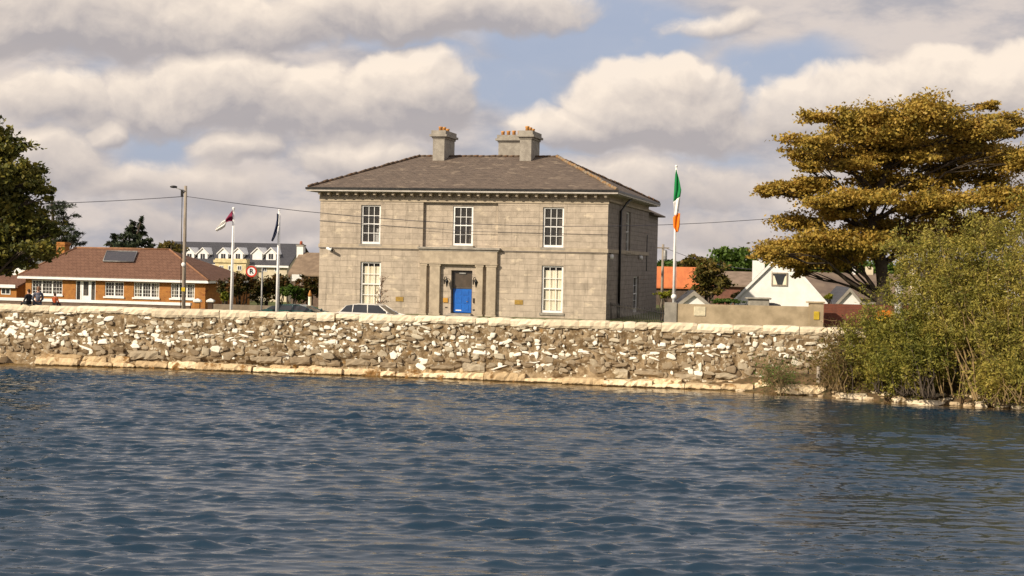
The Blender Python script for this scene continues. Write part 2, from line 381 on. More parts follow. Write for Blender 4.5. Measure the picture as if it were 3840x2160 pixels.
# ground: one sheet from the quay to the horizon, lower beyond the road on the left
def ground_z(x, y):
    dq = (Vector((x, y, 0)) - QO).dot(QP.n); g0 = 1.68 + .5 * min(max((dq - 13.5) / 4, 0), 1) * (1 if x > -14 else .3)
    l = min(max((-x - 6 + (y - 92) * .2) / 18, 0), 1) * min(max((y - 90) / 14, 0), 1)
    h = -.5 * l
    h += -1.0 * min(max((y - 125) / 60, 0), 1) * (1 if x < 20 else .2)
    return g0 + h
m_grass = M('grass', (.07, .10, .02), (.12, .11, .035), .95, .8, bs=30, bd=.03, detail=8)
def make_ground():
    W2 = Matrix.Rotation(-math.radians(qa), 4, 'Z')
    mb = MB(); al = np.concatenate([np.array([-2500, -900, -300, -120, -60, -30]), np.arange(-14, QL + 20, 4), np.array([110, 160, 320, 900, 2500])])
    dp = np.concatenate([np.arange(.5, 60, 3.0), np.array([66, 80, 100, 130, 180, 300, 600, 1200, 3000])])
    vs = []
    for d in dp:
        for a in al:
            p = QO + QP.t * float(a) + QP.n * float(d); vs.append((p.x, p.y, ground_z(p.x, p.y)))
    n = len(al); fs = [(j * n + i, j * n + i + 1, (j + 1) * n + i + 1, (j + 1) * n + i) for j in range(len(dp) - 1) for i in range(n - 1)]
    mb.add(vs, fs, True); tag(mb.build('ground', m_grass), 'grassy ground behind the quay wall', 'ground', kind='structure')
make_ground()
m_asph = M('asphalt', (.055, .053, .05), (.04, .04, .04), .9, 1.5, bs=60, bd=.004)
m_conc = M('concrete', (.38, .35, .29), (.26, .24, .2), .9, 2, bs=25, bd=.006)
qe = empty('road_origin')   # helper frame, removed below
mb = MB(); mb.box(-60, QL + 60, 4.5, 12.5, -.3, .02); o = mb.build('road', m_asph); o.location = QO + Vector((0, 0, 1.72)); o.rotation_euler = (0, 0, -math.radians(qa)); tag(o, 'asphalt road behind the quay wall', 'road', kind='structure')
mb = MB(); mb.box(-60, QL + 60, .72, 4.5, -.3, .14); o = mb.build('pavement', m_conc); o.location = QO + Vector((0, 0, 1.72)); o.rotation_euler = (0, 0, -math.radians(qa)); tag(o, 'concrete pavement along the back of the quay wall', 'pavement', kind='structure')
mb = MB()
for i in range(-8, 22): mb.box(i * 6, i * 6 + 3, 8.45, 8.56, .022, .026)
o = mb.build('road_marking', m_white); o.location = QO + Vector((0, 0, 1.72)); o.rotation_euler = (0, 0, -math.radians(qa)); tag(o, 'dashed white centre line on the road', 'road marking', kind='structure')
bpy.data.objects.remove(qe)

# right bank: sloping earth shelf between the quay wall and the water
def make_bank():
    vs = []; fs = []; nx, ny = 130, 16; x0, x1 = 8.5, 30.0
    for i in range(nx + 1):
        x = x0 + (x1 - x0) * i / nx; sy = shore_y(x)
        wy = QO.y + (x - QO.x) * qt.y / qt.x + .45
        for j in range(ny + 1):
            f = j / ny; y = sy - .5 + (max(wy, sy + .6) - sy + .5) * f
            h = -.16 + .95 * min(1, f * 1.6) * min(1, (x - x0) / 5 + .25)
            h += .16 * mnoise.noise(Vector((x * .9, y * .9, 0))) + .08 * mnoise.noise(Vector((x * 3, y * 3, 2)))
            vs.append((x, y, h))
    for i in range(nx):
        for j in range(ny):
            a = i * (ny + 1) + j; fs.append((a, a + ny + 1, a + ny + 2, a + 1))
    mb = MB(); mb.add(vs, fs, True)
    m = M('bank_earth', (.16, .10, .05), (.07, .055, .025), .95, 2.5, bs=14, bd=.06, detail=8)
    tag(mb.build('bank', m), 'earthy shore bank below the bushes', 'bank', kind='structure')
make_bank()

# ------------------------------------------------------------------ quay wall
def stone_mat(name, cols, rough=.9, nsc=4.5, bs=16, bd=.012, wet=None):
    m, t, b = base_mat(name, rough, .2)
    at = t.nodes.new('ShaderNodeAttribute'); at.attribute_name = 'tone'
    rm = t.nodes.new('ShaderNodeValToRGB'); el = rm.color_ramp.elements
    while len(el) < len(cols): el.new(.5)
    for i, (p, c) in enumerate(cols): el[i].position = p; el[i].color = (*c, 1)
    n = noise_n(t, objco(t), nsc, 8, .68)
    f = mth(t, 'ADD', at.outputs['Fac'], mth(t, 'MULTIPLY', mth(t, 'SUBTRACT', n, .5), .55))
    t.links.new(f, rm.inputs[0]); c = rm.outputs[0]
    if wet is not None:      # wet, weedy foot just over the water and rusty moss patches
        s = t.nodes.new('ShaderNodeSeparateXYZ'); t.links.new(objco(t), s.inputs[0])
        zz = mth(t, 'ADD', s.outputs[2], mth(t, 'MULTIPLY', mth(t, 'SUBTRACT', noise_n(t, objco(t), 3, 5, .6), .5), .22))
        c = mixc(t, maprange(t, zz, wet, wet + .05, 1, 0), c, (.05, .032, .012))
        c = mixc(t, maprange(t, noise_n(t, vmth(t, 'ADD', objco(t), (4, 4, 4)), 1.7, 8, .65), .54, .64), c, (.24, .13, .045))
    t.links.new(c, b.inputs['Base Color'])
    bump(t, b, noise_n(t, objco(t), bs, 6, .65), .8, bd)
    return m
m_rub = stone_mat('rubble_stone', [(0, (.13, .085, .045)), (.22, (.26, .20, .13)), (.45, (.37, .31, .22)), (.62, (.52, .46, .34)), (.78, (.78, .74, .62)), (1, (.90, .87, .78))])
m_slab = stone_mat('ledge_stone', [(0, (.24, .15, .07)), (.4, (.52, .39, .23)), (.7, (.72, .57, .36)), (1, (.84, .71, .48))], nsc=2.6, bs=7, bd=.05, wet=.045)
m_cope = stone_mat('coping_stone', [(0, (.38, .31, .22)), (.4, (.62, .53, .38)), (1, (.80, .70, .52))], nsc=2.5)
def mortar_mat():
    m, t, b = base_mat('rubble_mortar', .95, .2); co = objco(t)
    c = mixc(t, maprange(t, noise_n(t, co, 2.2, 8, .65), .36, .62), (.36, .27, .165), (.15, .10, .05))
    c = mixc(t, maprange(t, noise_n(t, vmth(t, 'ADD', co, (7, 3, 1)), 5.0, 6, .6), .55, .64), c, (.64, .58, .45))
    c = mixc(t, maprange(t, noise_n(t, vmth(t, 'ADD', co, (1, 13, 1)), 1.4, 6, .6), .62, .72), c, (.34, .19, .06))
    t.links.new(c, b.inputs['Base Color']); bump(t, b, noise_n(t, co, 9, 8, .65), .8, .06); return m
m_mort = mortar_mat()
quay = empty('quay_wall', QO, -math.radians(qa), 'long rubble stone quay wall with pale coping above the water', 'wall')
def quay_body():
    na, nz = int(QL / .11), 26; vs = []; fs = []
    for i in range(na + 1):
        a = QL * i / na
        for j in range(nz + 1):
            z = -.3 + (QH - .28 + .3) * j / nz
            dd = .10 * mnoise.noise(Vector((a * 1.3, z * 2.6, 0))) + .06 * mnoise.noise(Vector((a * 4, z * 6, 3)))
            if z < .95:       # eroded foot with deep holes
                e = mnoise.noise(Vector((a * .55, z * 1.6, 9))) ; dd += (.42 * max(0, e + .12) * min(1, (.95 - z) / .25)) - .16 * (.95 - max(z, 0)) 
            vs.append((a, dd, z))
    for i in range(na):
        for j in range(nz):
            a = i * (nz + 1) + j; fs.append((a, a + nz + 1, a + nz + 2, a + 1))
    mb = MB(); mb.add(vs, fs, True); mb.box(0, QL, .35, .7, -.3, QH - .3)
    mb.build('wall_core', m_mort, quay)
quay_body()
def stone_dome(V, F, T, a, z, w, h, y0, dep, tone, n=9, sq=.5):
    b = len(V); ph = rng.random() * 6.28
    an = [ph + 2 * math.pi * (k + rng.uniform(-.28, .28)) / n for k in range(n)]
    rr = [rng.uniform(.68, 1.18) for _ in range(n)]; rot = rng.uniform(-.35, .35)
    tilt = rng.uniform(-.2, .2)
    for (s, d) in ((1.0, .05), (.9, -dep * .75), (.55, -dep * rng.uniform(.95, 1.2))):
        for k in range(n):
            c, sn = math.cos(an[k]), math.sin(an[k])
            cx = math.copysign(abs(c) ** sq, c) * w * rr[k] * s; cz = math.copysign(abs(sn) ** sq, sn) * h * rr[k] * s
            V.append((a + cx * math.cos(rot) - cz * math.sin(rot), y0 + d + tilt * dep * sn, z + cz * math.cos(rot) + cx * math.sin(rot))); T.append(tone)
    for r_ in (0, 1):
        for k in range(n):
            F.append((b + r_ * n + k, b + r_ * n + (k + 1) % n, b + (r_ + 1) * n + (k + 1) % n, b + (r_ + 1) * n + k))
    c = len(V); V.append((a, y0 - dep * 1.1, z)); T.append(tone)
    for k in range(n): F.append((b + 2 * n + k, b + 2 * n + (k + 1) % n, c, c))
def rubble():
    V, F, T = [], [], []
    for pas in range(2):
        z = .60
        while z < 2.62:
            h = rng.uniform(.05, .12); a = rng.uniform(0, .5)
            while a < QL - .2:
                w = rng.uniform(.05, .16) if rng.random() < .7 else rng.uniform(.14, .32)
                if z < 1.1: w *= 1.5
                zz = z + rng.uniform(-.09, .09); hh = h * rng.uniform(.55, 1.45) * (1.5 if z < 1.1 else 1)
                cl = mnoise.noise(Vector((a * .30, zz * 1.1, 5))) + .5 * mnoise.noise(Vector((a * 1.1, zz * 2.4, 8)))
                hf = min(1, max(0, (zz - .75) / .6))
                pw = max(.06, .26 + .75 * cl) * (.2 + .8 * hf)
                white = rng.random() < pw
                tone = rng.uniform(.76, 1.0) if white else rng.uniform(.12, .70) * (.6 + .4 * hf)
                if rng.random() < (.62 if white else .42) * (1 if pas == 0 else .6) and zz + hh < 2.68:
                    y0 = .03 * mnoise.noise(Vector((a, zz * 2, 0))) - .01 - .03 * pas
                    if zz < .95: y0 += .34 * max(0, mnoise.noise(Vector((a * .55, zz * 1.6, 9))) + .1) - .06
                    stone_dome(V, F, T, a + w, zz, w * rng.uniform(.9, 1.15), hh, y0, rng.uniform(.02, .06), tone, rng.choice((6, 7, 8, 9)), rng.uniform(.55, 1.0))
                a += w * 2 + rng.uniform(-.02, .10)
            z += h * 1.8
    # dome caps are given as quads with a doubled centre: turn them into triangles
    me = bpy.data.meshes.new('rubble_face'); me.from_pydata(V, [], [f if f[2] != f[3] else f[:3] for f in F]); me.update()
    at = me.attributes.new('tone', 'FLOAT', 'POINT'); at.data.foreach_set('value', np.array(T, np.float32))
    me.materials.append(m_rub); o = bpy.data.objects.new('rubble_face', me); C.objects.link(o); o.parent = quay
rubble()
def rough_block(V, F, T, a0, a1, y0, y1, z0, z1, tone, jit=.05, nseg=None, tilt=0, lam=.35):
    """box with a subdivided, roughened surface (three rows of points round the section)"""
    b = len(V); n = nseg or max(3, int((a1 - a0) / lam)); sec = [(y1, z0), (y0 + .03, z0), (y0 - .02, z0 + (z1 - z0) * .3), (y0, z0 + (z1 - z0) * .72), (y0 + .09, z1), (y1, z1)]
    m = len(sec)
    for i in range(n + 1):
        f = i / n; a = a0 + (a1 - a0) * f; en = 0 if 0 < i < n else .03
        for k, (y, z) in enumerate(sec):
            jj = jit if k < 5 else .01
            V.append((a + (rng.uniform(-.02, .02) if 0 < i < n else 0), y + (en if k in (1, 2, 3) else 0) + rng.uniform(-jj, jj), z + rng.uniform(-jj, jj) * .6 + tilt * (f - .5) - (en if k >= 4 else 0))); T.append(tone)
    for i in range(n):
        for k in range(m - 1): F.append((b + i * m + k, b + (i + 1) * m + k, b + (i + 1) * m + k + 1, b + i * m + k + 1))
    F.append(tuple(b + k for k in range(m))[::-1]); F.append(tuple(b + n * m + k for k in range(m)))
def tone_mesh(name, V, F, T, mat, parent):
    me = bpy.data.meshes.new(name); me.from_pydata(V, [], F); me.update()
    at = me.attributes.new('tone', 'FLOAT', 'POINT'); at.data.foreach_set('value', np.array(T, np.float32))
    me.materials.append(mat); o = bpy.data.objects.new(name, me); C.objects.link(o)
    if parent is not None: o.parent = parent
    return o
def coping():
    V, F, T = [], [], []; a = 0
    notch = QP.hit(1255, 1180)[0]
    while a < QL:
        L = rng.uniform(.5, 1.7);
        if a < notch < a + L: L = notch - a
        L = max(L, .25)
        up = .05 if notch - 1.0 < a + .1 < notch else 0
        dz = rng.uniform(-.022, .022)
        rough_block(V, F, T, a, a + L - .012, -.10 + rng.uniform(-.02, .02), .72, QH - .33 + rng.uniform(-.10, .05), QH + dz + up, rng.uniform(.35, .95), .034, lam=.16)
        a += L + (.1 if abs(a + L - notch) < .02 else 0)
    tone_mesh('coping', V, F, T, m_cope, quay)
coping()
def footing():
    V, F, T = [], [], []; a = 0
    while a < QL - 12:      # big grey blocks of the lower courses, with gaps
        L = rng.uniform(.5, 1.6)
        if rng.random() < .5:
            z0 = rng.uniform(.34, .5); rough_block(V, F, T, a, a + L, -.16 + rng.uniform(-.08, .1), .3, z0, z0 + rng.uniform(.18, .42), rng.uniform(.18, .5), .045, tilt=rng.uniform(-.08, .08), lam=.2)
        a += L + rng.uniform(.05, .7)
    tone_mesh('lower_course', V, F, T, m_rub, quay)
    V, F, T = [], [], []; a = 0
    while a < QL - 8:
        L = rng.uniform(.7, 2.4); pw = QO + QP.t * (a + L / 2); off = (shore_y(pw.x) - pw.y)
        off = min(off, -.35) if pw.x < 12 else off
        if rng.random() < .96:
            y = max(off, -5.0) + rng.uniform(-.06, .14)
            rough_block(V, F, T, a, a + L, y, y + 1.0, -.25, rng.uniform(.20, .42), rng.uniform(.35, .95), .05, tilt=rng.uniform(-.07, .07), lam=.16)
            if rng.random() < .75: rough_block(V, F, T, a + rng.uniform(-.3, .2), a + L * rng.uniform(.5, 1.1), y + .28, y + 1.5, .1, rng.uniform(.38, .56), rng.uniform(.2, .7), .06, tilt=rng.uniform(-.06, .06), lam=.16)
        if pw.x > 11.8: break
        a += L + rng.uniform(-.02, .08)
    tone_mesh('footing_ledge', V, F, T, m_slab, quay)
footing()

# ------------------------------------------------------------------ stone house
HA = 13.9; W = 18.8
_hr = atY(2276, 1000, 90.0); HP = Plane((_hr.x - W * math.cos(math.radians(HA)), _hr.y + W * math.sin(math.radians(HA)), 2.2), HA)
def HX(px, py=980, off=0): return HP.hit(px, py, off)[0]
def HZ(px, py, off=0): return HP.hit(px, py, off)[1]
house = empty('stone_house', HP.o, -math.radians(HA), 'large two storey grey limestone house with hipped slate roof and blue door', 'house')
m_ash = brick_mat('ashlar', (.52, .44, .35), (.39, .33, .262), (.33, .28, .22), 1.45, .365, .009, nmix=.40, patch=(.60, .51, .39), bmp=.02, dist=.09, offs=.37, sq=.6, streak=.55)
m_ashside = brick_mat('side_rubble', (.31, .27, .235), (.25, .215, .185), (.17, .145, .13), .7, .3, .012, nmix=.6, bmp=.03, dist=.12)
m_stone = M('dressed_stone', (.47, .395, .295), (.36, .30, .225), .85, 2.4, bs=20, bd=.008)
m_greystone = M('grey_stone', (.36, .33, .28), (.26, .235, .2), .85, 2.4, bs=20, bd=.01)
m_slate = brick_mat('slate_roof', (.165, .125, .096), (.115, .088, .070), (.07, .052, .042), .32, .16, .008, .75, nmix=.6, patch=(.225, .175, .13), bmp=.03)
m_lichen = M('lichen_ridge', (.27, .15, .06), (.25, .20, .14), .9, 3.5, bs=20, lo=.42, hi=.56)
DEP = 11.6
zt = HZ(2276, 745); zstr_t = HZ(1800, 932); HTOP = zt
print('house top', zt, 'W', W)
def rect(x0, x1, y0, y1):     # photo px rectangle -> facade rectangle
    xa, xb = HX(x0, (y0 + y1) / 2), HX(x1, (y0 + y1) / 2); xm = (x0 + x1) / 2
    return (xa, xb, HZ(xm, y1), HZ(xm, y0))
up = [rect(1353, 1427, 769, 916), rect(1695, 1771, 772, 921), rect(2035, 2114, 778, 928)]
lo_ = [rect(1350, 1427, 983, 1153), rect(2030, 2111, 995, 1174)]
door = rect(1690.5, 1770, 1014, 1186)
zu1 = sum(u[3] for u in up) / 3; zu0 = sum(u[2] for u in up) / 3; zl1 = sum(u[3] for u in lo_) / 2; zl0 = sum(u[2] for u in lo_) / 2
print('upper', zu0, zu1, 'lower', zl0, zl1, 'door', door, [u[:2] for u in up + lo_])
up = [(u[0], u[1], zu0, zu1) for u in up]; lo_ = [(u[0], u[1], zl0, zl1) for u in lo_]
door = (door[0], door[1], .12, door[3])
ZS = (HZ(1300, 926) + HZ(2200, 943)) / 2          # string course
rx0, rx1 = HX(1587, 800), HX(1868, 800)           # recessed centre bay of the upper storey
print('string', ZS, 'recess', rx0, rx1)
REC = .2
mb = MB()
f0 = lambda a, d, z: (a, d, z); f1 = lambda a, d, z: (a, d + REC, z)
holes_wall(mb, 0, W, -.6, ZS, lo_ + [door], .34, f0)
holes_wall(mb, 0, rx0, ZS, zt, [up[0]], .34, f0); holes_wall(mb, rx1, W, ZS, zt, [up[2]], .34, f0)
holes_wall(mb, rx0, rx1, ZS, zt, [up[1]], .26, f1)
mb.add([(rx0, 0, ZS), (rx0, REC, ZS), (rx0, REC, zt), (rx0, 0, zt)], [(0, 1, 2, 3)]); mb.add([(rx1, 0, ZS), (rx1, REC, ZS), (rx1, REC, zt), (rx1, 0, zt)], [(3, 2, 1, 0)])
mb.build('front_wall', m_ash, house)
# east side wall, rear and west walls
def side_rect(x0, x1, y0, y1):
    a = HP.hside(x0, (y0 + y1) / 2, W)[0]; b = HP.hside(x1, (y0 + y1) / 2, W)[0]
    return (a, b, HP.hside((x0 + x1) / 2, y1, W)[1], HP.hside((x0 + x1) / 2, y0, W)[1])
s_up = side_rect(2348, 2364, 795, 948); s_lo = side_rect(2374, 2394, 1037, 1200)
print('side', s_up, s_lo, 'depth main', HP.hside(2432, 900, W), 'back wing', HP.hside(2463, 900, W))
s_lo = (s_lo[0], s_lo[1], .15, s_lo[3])
DEP = HP.hside(2432, 900, W)[0]
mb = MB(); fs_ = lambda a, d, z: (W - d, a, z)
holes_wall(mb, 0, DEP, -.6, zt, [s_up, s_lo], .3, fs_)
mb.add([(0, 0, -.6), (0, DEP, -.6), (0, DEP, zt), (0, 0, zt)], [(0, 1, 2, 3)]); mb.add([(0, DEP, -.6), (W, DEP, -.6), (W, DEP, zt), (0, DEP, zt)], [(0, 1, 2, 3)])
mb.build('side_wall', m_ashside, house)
# rear wing
WD = HP.hside(2466, 900, W - .15)[0]; zw = HP.hside(2445, 800, W)[1] - .15
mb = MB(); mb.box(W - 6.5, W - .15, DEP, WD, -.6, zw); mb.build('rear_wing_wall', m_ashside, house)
mb = MB(); mb.prism([(W - 7.1, zw), (W + .35, zw), (W + .35, zw + .1), (W - 3.3, zw + 1.6), (W - 7.1, zw + .1)], 1, DEP + .05, WD + .45); mb.build('rear_wing_roof', m_slate, house)
for (y, z0, z1) in ((HP.hside(2429, 930, W)[0] - .5, 3.0, 5.6),):
    mb = MB(); mb.box(W - .02, W + .05, y - .05, y + .05, z0, z1); mb.build('wall_pipe', m_black, house)

def sash(name, r, y, rows, cols=3, blind=None, parent=house, axis=0, lower_thick=.15, bar=.035, mats=None):
    """sash window set in an opening: frame, glazing bars, pane, sill and blind; axis 0 faces -y, axis 1 faces +x"""
    a0, a1, z0, z1 = r
    mp = (lambda x, yy, z: (x, yy, z)) if axis == 0 else (lambda x, yy, z: (W - yy, x, z))
    def bx(mb, x0, x1, y0, y1, zz0, zz1):
        p, q = mp(x0, y0, zz0), mp(x1, y1, zz1)
        mb.box(min(p[0], q[0]), max(p[0], q[0]), min(p[1], q[1]), max(p[1], q[1]), zz0, zz1)
    mb = MB(); fw = .115
    bx(mb, a0 + .01, a0 + fw, y, y + .12, z0 + .01, z1 - .01); bx(mb, a1 - fw, a1 - .01, y, y + .12, z0 + .01, z1 - .01)
    bx(mb, a0 + fw, a1 - fw, y + .003, y + .12, z1 - fw * .8, z1 - .01); bx(mb, a0 + fw, a1 - fw, y + .003, y + .12, z0 + .01, z0 + lower_thick)
    zm = (z0 + z1) / 2 + .04; bx(mb, a0 + fw, a1 - fw, y + .02, y + .1, zm - .035, zm + .035)
    fr = mb.build('window', m_white, parent)
    mb = MB(); ia, ib, iz0, iz1 = a0 + fw, a1 - fw, z0 + lower_thick, z1 - fw
    for k in range(1, cols): x = ia + (ib - ia) * k / cols; bx(mb, x - bar / 2, x + bar / 2, y + .04, y + .07, iz0, zm - .036); bx(mb, x - bar / 2, x + bar / 2, y + .04, y + .07, zm + .036, iz1)
    for k in range(1, rows):
        z = iz0 + (iz1 - iz0) * k / rows
        if abs(z - zm) > .1: bx(mb, ia, ib, y + .036, y + .066, z - bar / 2, z + bar / 2)
    mb.build('glazing_bars', m_white, fr)
    mb = MB(); bx(mb, ia, ib, y + .075, y + .085, iz0, iz1); mb.build('pane', m_clear if blind is not None else m_glass, fr)
    mb = MB(); bx(mb, a0 - .25, a1 + .25, y + .9, y + .95, z0 - .3, z1 + .2); bx(mb, a0 - .25, a0 - .2, y + .125, y + .9, z0 - .3, z1 + .2); bx(mb, a1 + .2, a1 + .25, y + .125, y + .9, z0 - .3, z1 + .2); mb.build('dark_room', m_dark, fr)
    if blind is not None:
        mb = MB(); zb0, zb1 = z0 + lower_thick + .02, z1 - (z1 - z0) * blind
        n = 22; vs = []; fs = []
        for k in range(n + 1):
            x = ia + .03 + (ib - ia - .06) * k / n; dy = .018 * math.sin(k * 1.9)
            vs += [mp(x, y + .16 + dy, zb0), mp(x, y + .16 + dy, zb1)]
        fs = [(2 * k, 2 * k + 2, 2 * k + 3, 2 * k + 1) for k in range(n)]
        mb.add(vs, fs, True); mb.build('blind', m_blind, fr)
    mb = MB(); bx(mb, a0 - .1, a1 + .1, -.07 if axis == 0 else -.06, y + .0, z0 - .14, z0 - .002); mb.build('sill', m_greystone, fr)
    return fr
w = [sash('window', up[0], .1, 4), sash('window', up[1], REC + .05, 4), sash('window', up[2], .1, 4)]
w += [sash('window', lo_[0], .1, 4, blind=.10), sash('window', lo_[1], .1, 4, blind=.10)]
# small things standing on the upper left window's inner sill
mb = MB(); u = up[0]; mb.box(u[1] - .5, u[1] - .14, .24, .3, u[2] + .16, u[2] + .75); mb.box(u[1] - .34, u[1] - .2, .25, .29, u[2] + .8, u[2] + 1.0); mb.build('window_ornament', m_white, house)
sash('window', s_up, .12, 4, cols=2, axis=1, lower_thick=.1); sash('window', s_lo, .12, 4, cols=2, axis=1, lower_thick=.3)
# string course, hood, pilasters, entablature
for bb in ((-.06, HX(1570), -.06, .0), (HX(1877), W + .06, -.06, .0), (W, W + .06, .002, DEP)):
    mb = MB(); mb.box(*bb, ZS - .05, ZS + .18); mb.build('string_course', m_stone, house)
hx0, hx1 = HX(1570), HX(1877)
mb = MB(); mb.box(hx0, hx1, -.34, REC, ZS - .02, ZS + .10); mb.box(hx0 + .1, hx1 - .1, -.24, -.002, ZS - .14, ZS - .022); mb.build('door_hood', m_greystone, house)
ex0, ex1 = HX(1576), HX(1870); ze = HZ(1720, 990)
mb = MB(); mb.box(ex0 + .05, ex1 - .05, -.22, -.003, ze + .06, ZS - .142); mb.box(ex0, ex1, -.30, -.003, ze - .02, ze + .055); mb.build('entablature', m_stone, house)
for (a, b) in ((1579, 1602), (1614, 1652), (1786, 1813), (1826, 1862)):
    mb = MB(); xa, xb = HX(a, 1090), HX(b, 1090); mb.box(xa, xb, -.24, -.003, .1, ze - .16); mb.box(xa - .05, xb + .05, -.262, -.003, ze - .158, ze - .022); mb.box(xa - .04, xb + .04, -.26, -.003, -.5, .098)
    mb.build('pilaster', m_stone, house, bevel=.01)
# door
d0, d1, dz0, dz1 = door; ztr = HZ(1730, 1080)
de = empty('door'); de.parent = house; tag(de, 'bright blue front door under a dark glazed fanlight')
m_blue = M('blue_paint', (.012, .13, .52), (.01, .10, .42), .35, 3, spec=.5)
mb = MB(); mb.box(d0 + .09, d1 - .09, .24, .30, dz0 + .05, ztr - .04)
for (a, b) in ((.2, .47), (.53, .8)):
    for (c, d) in ((.1, .34), (.4, .66), (.72, .92)):
        xx0, xx1 = d0 + (d1 - d0) * a, d0 + (d1 - d0) * b; zz0, zz1 = dz0 + (ztr - dz0) * c, dz0 + (ztr - dz0) * d
        mb.box(xx0, xx1, .225, .2395, zz0, zz1)
mb.build('door_leaf', m_blue, de, bevel=.006)
mb = MB(); mb.box(d0 + .01, d0 + .088, .2, .33, dz0, dz1 - .01); mb.box(d1 - .088, d1 - .01, .2, .33, dz0, dz1 - .01); mb.box(d0 + .09, d1 - .09, .2, .33, ztr - .038, ztr + .04); mb.box(d0 + .09, d1 - .09, .2, .33, dz1 - .09, dz1 - .01)
mb.build('door_frame', M('door_frame_grey', (.10, .09, .08), (.07, .06, .055), .5), de)
mb = MB(); mb.box(d0 + .09, d1 - .09, .26, .27, ztr + .042, dz1 - .092); mb.build('fanlight', M('fanlight_glass', (.10, .075, .055), (.07, .055, .04), .12, 1.5, spec=.6), de)
mb = MB(); xm = (d0 + d1) / 2; mb.box(xm - .22, xm + .22, .19, .259, dz1 - .22, dz1 - .14); mb.build('door_light_fitting', m_steel, de)
mb = MB(); mb.box(xm - .42, xm - .05, .215, .2238, dz0 + .16, dz0 + .22); mb.build('letter_plate', m_white, de)
mb = MB(); mb.ball((xm + .33, .20, dz0 + .75), .035); mb.build('door_handle', m_gold, de)
mb = MB(); mb.box(d0 - .25, d1 + .25, -.9, .3, -.4, .0); mb.box(d0 - .05, d1 + .05, -.45, .32, .0, .115); mb.build('doorstep', m_greystone, house)
# wall fittings round the door
def wall_lamp(px, py, flip):
    x, z = HX(px, py), HZ(px, py); e = empty('wall_lamp'); e.parent = house
    pts = [(x - .13 * flip, -.01, z - .08), (x - .13 * flip, -.05, z + .18), (x - .05 * flip, -.12, z + .36), (x + .07 * flip, -.2, z + .36), (x + .12 * flip, -.24, z + .22)]
    mb = MB(); mb.tube(pts, .028, 8); mb.build('lamp_bracket', m_black, e)
    mb = MB(); mb.lathe((x + .12 * flip, -.24, z - .28), [(.01, 0), (.035, .06), (.10, .34), (.12, .38), (.05, .48), (.02, .52)], 8); mb.build('lantern', m_black, e)
wall_lamp(1673, 1060, 1); wall_lamp(1782, 1062, 1)
def plaque(name, x0, x1, y0, y1, mt, lab=None, yy=-.03, th=.025):
    r = rect(x0, x1, y0, y1); mb = MB(); mb.box(r[0], r[1], yy - .0, yy + th, r[2], r[3]); o = mb.build(name, mt, house, bevel=.004)
    if lab: tag(o, lab)
    return o
plaque('brass_plaque', 1484, 1513, 1113, 1130, m_gold, 'brass plaque left of the door'); plaque('brass_plaque', 1930, 1961, 1125, 1142, m_gold, 'brass plaque right of the door')
plaque('yellow_box', 1662.5, 1680, 1117, 1134, M('yellow_box_paint', (.62, .34, .05), (.5, .26, .04), .5), yy=-.06, th=.055)
plaque('intercom', 1773.5, 1786, 1119, 1136, M('dark_panel', (.05, .035, .025), None, .5), yy=-.06, th=.055)
plaque('letter_slot', 1669, 1678, 1151, 1154, m_black); plaque('letter_slot', 1773.5, 1787, 1160, 1165, m_black)
def cctv(px, py, side=False):
    e = empty('security_camera'); e.parent = house
    if not side:
        x, z = HX(px, py), HZ(px, py)
        mb = MB(); mb.tube([(x + .05, 0, z + .12), (x + .05, -.22, z + .1)], .03); mb.build('camera_bracket', m_white, e)
        mb = MB(); mb.tube([(x - .22, -.20, z + .1), (x + .18, -.42, z - .02)], [.09, .085], 10); mb.build('camera_body', m_white, e)
        mb = MB(); mb.tube([(x + .18, -.42, z - .02), (x + .25, -.455, z - .04)], [.08, .07], 10); mb.build('camera_lens', m_black, e)
    else:
        y, z = HP.hside(px, py, W)
        mb = MB(); mb.tube([(W, y, z + .2), (W + .15, y, z + .12)], .03); mb.build('camera_bracket', m_black, e)
        mb = MB(); mb.lathe((W + .16, y, z - .18), [(.06, 0), (.13, .06), (.14, .2), (.1, .3)], 10); mb.build('camera_body', m_white, e)
cctv(1243, 937); cctv(2284, 961, True); cctv(2395, 965, True)
# ---- cornice, gutter, brackets
OV = .62
zc = HZ(1700, 722, -.4)
EX0, EX1 = -OV, W + OV
zeave = HP.hit(1700, 706, -OV)[1]; zg = zeave
rl = HP.hside(2482, 759, W + OV); print('roof back', rl, 'eave z', zeave)
RD = max(rl[0], DEP + OV) if rl[0] < 20 else DEP + OV
RD = DEP + OV
mid = (RD - OV) / 2
rla, rlz = HP.hit(1575, 587, mid); rra, rrz = HP.hit(2088, 588, mid)
print('ridge', rla, rlz, rra, rrz, 'mid', mid, 'cornice', zc)
ZR = (rlz + rrz) / 2
mb = MB()
zb = zeave - .16
mb.add([(EX0, -OV, zeave), (EX1, -OV, zeave), (EX1, RD, zeave), (EX0, RD, zeave), (rla, mid, ZR), (rra, mid, ZR)],
       [(0, 1, 5, 4), (1, 2, 5), (2, 3, 4, 5), (3, 0, 4), (0, 3, 2, 1)])
roof = mb.build('roof', m_slate, house)
def ridge_line(p, q, mt, name, r=.085, jit=.03):
    p, q = Vector(p), Vector(q); n = int((q - p).length / .42); mb = MB()
    for i in range(n):
        a = p.lerp(q, i / n); b = p.lerp(q, (i + .96) / n); dz = rng.uniform(-jit, jit) + .03
        mb.tube([a + Vector((0, 0, dz)), b + Vector((0, 0, dz + .02))], [r, r * 1.12], 7)
    mb.build(name, mt, roof)
m_ridge = M('ridge_tile', (.12, .085, .06), (.2, .10, .045), .9, 2.5, lo=.5, hi=.7)
ridge_line((rla, mid, ZR), (rra, mid, ZR), m_ridge, 'ridge_tiles', .07, .015)
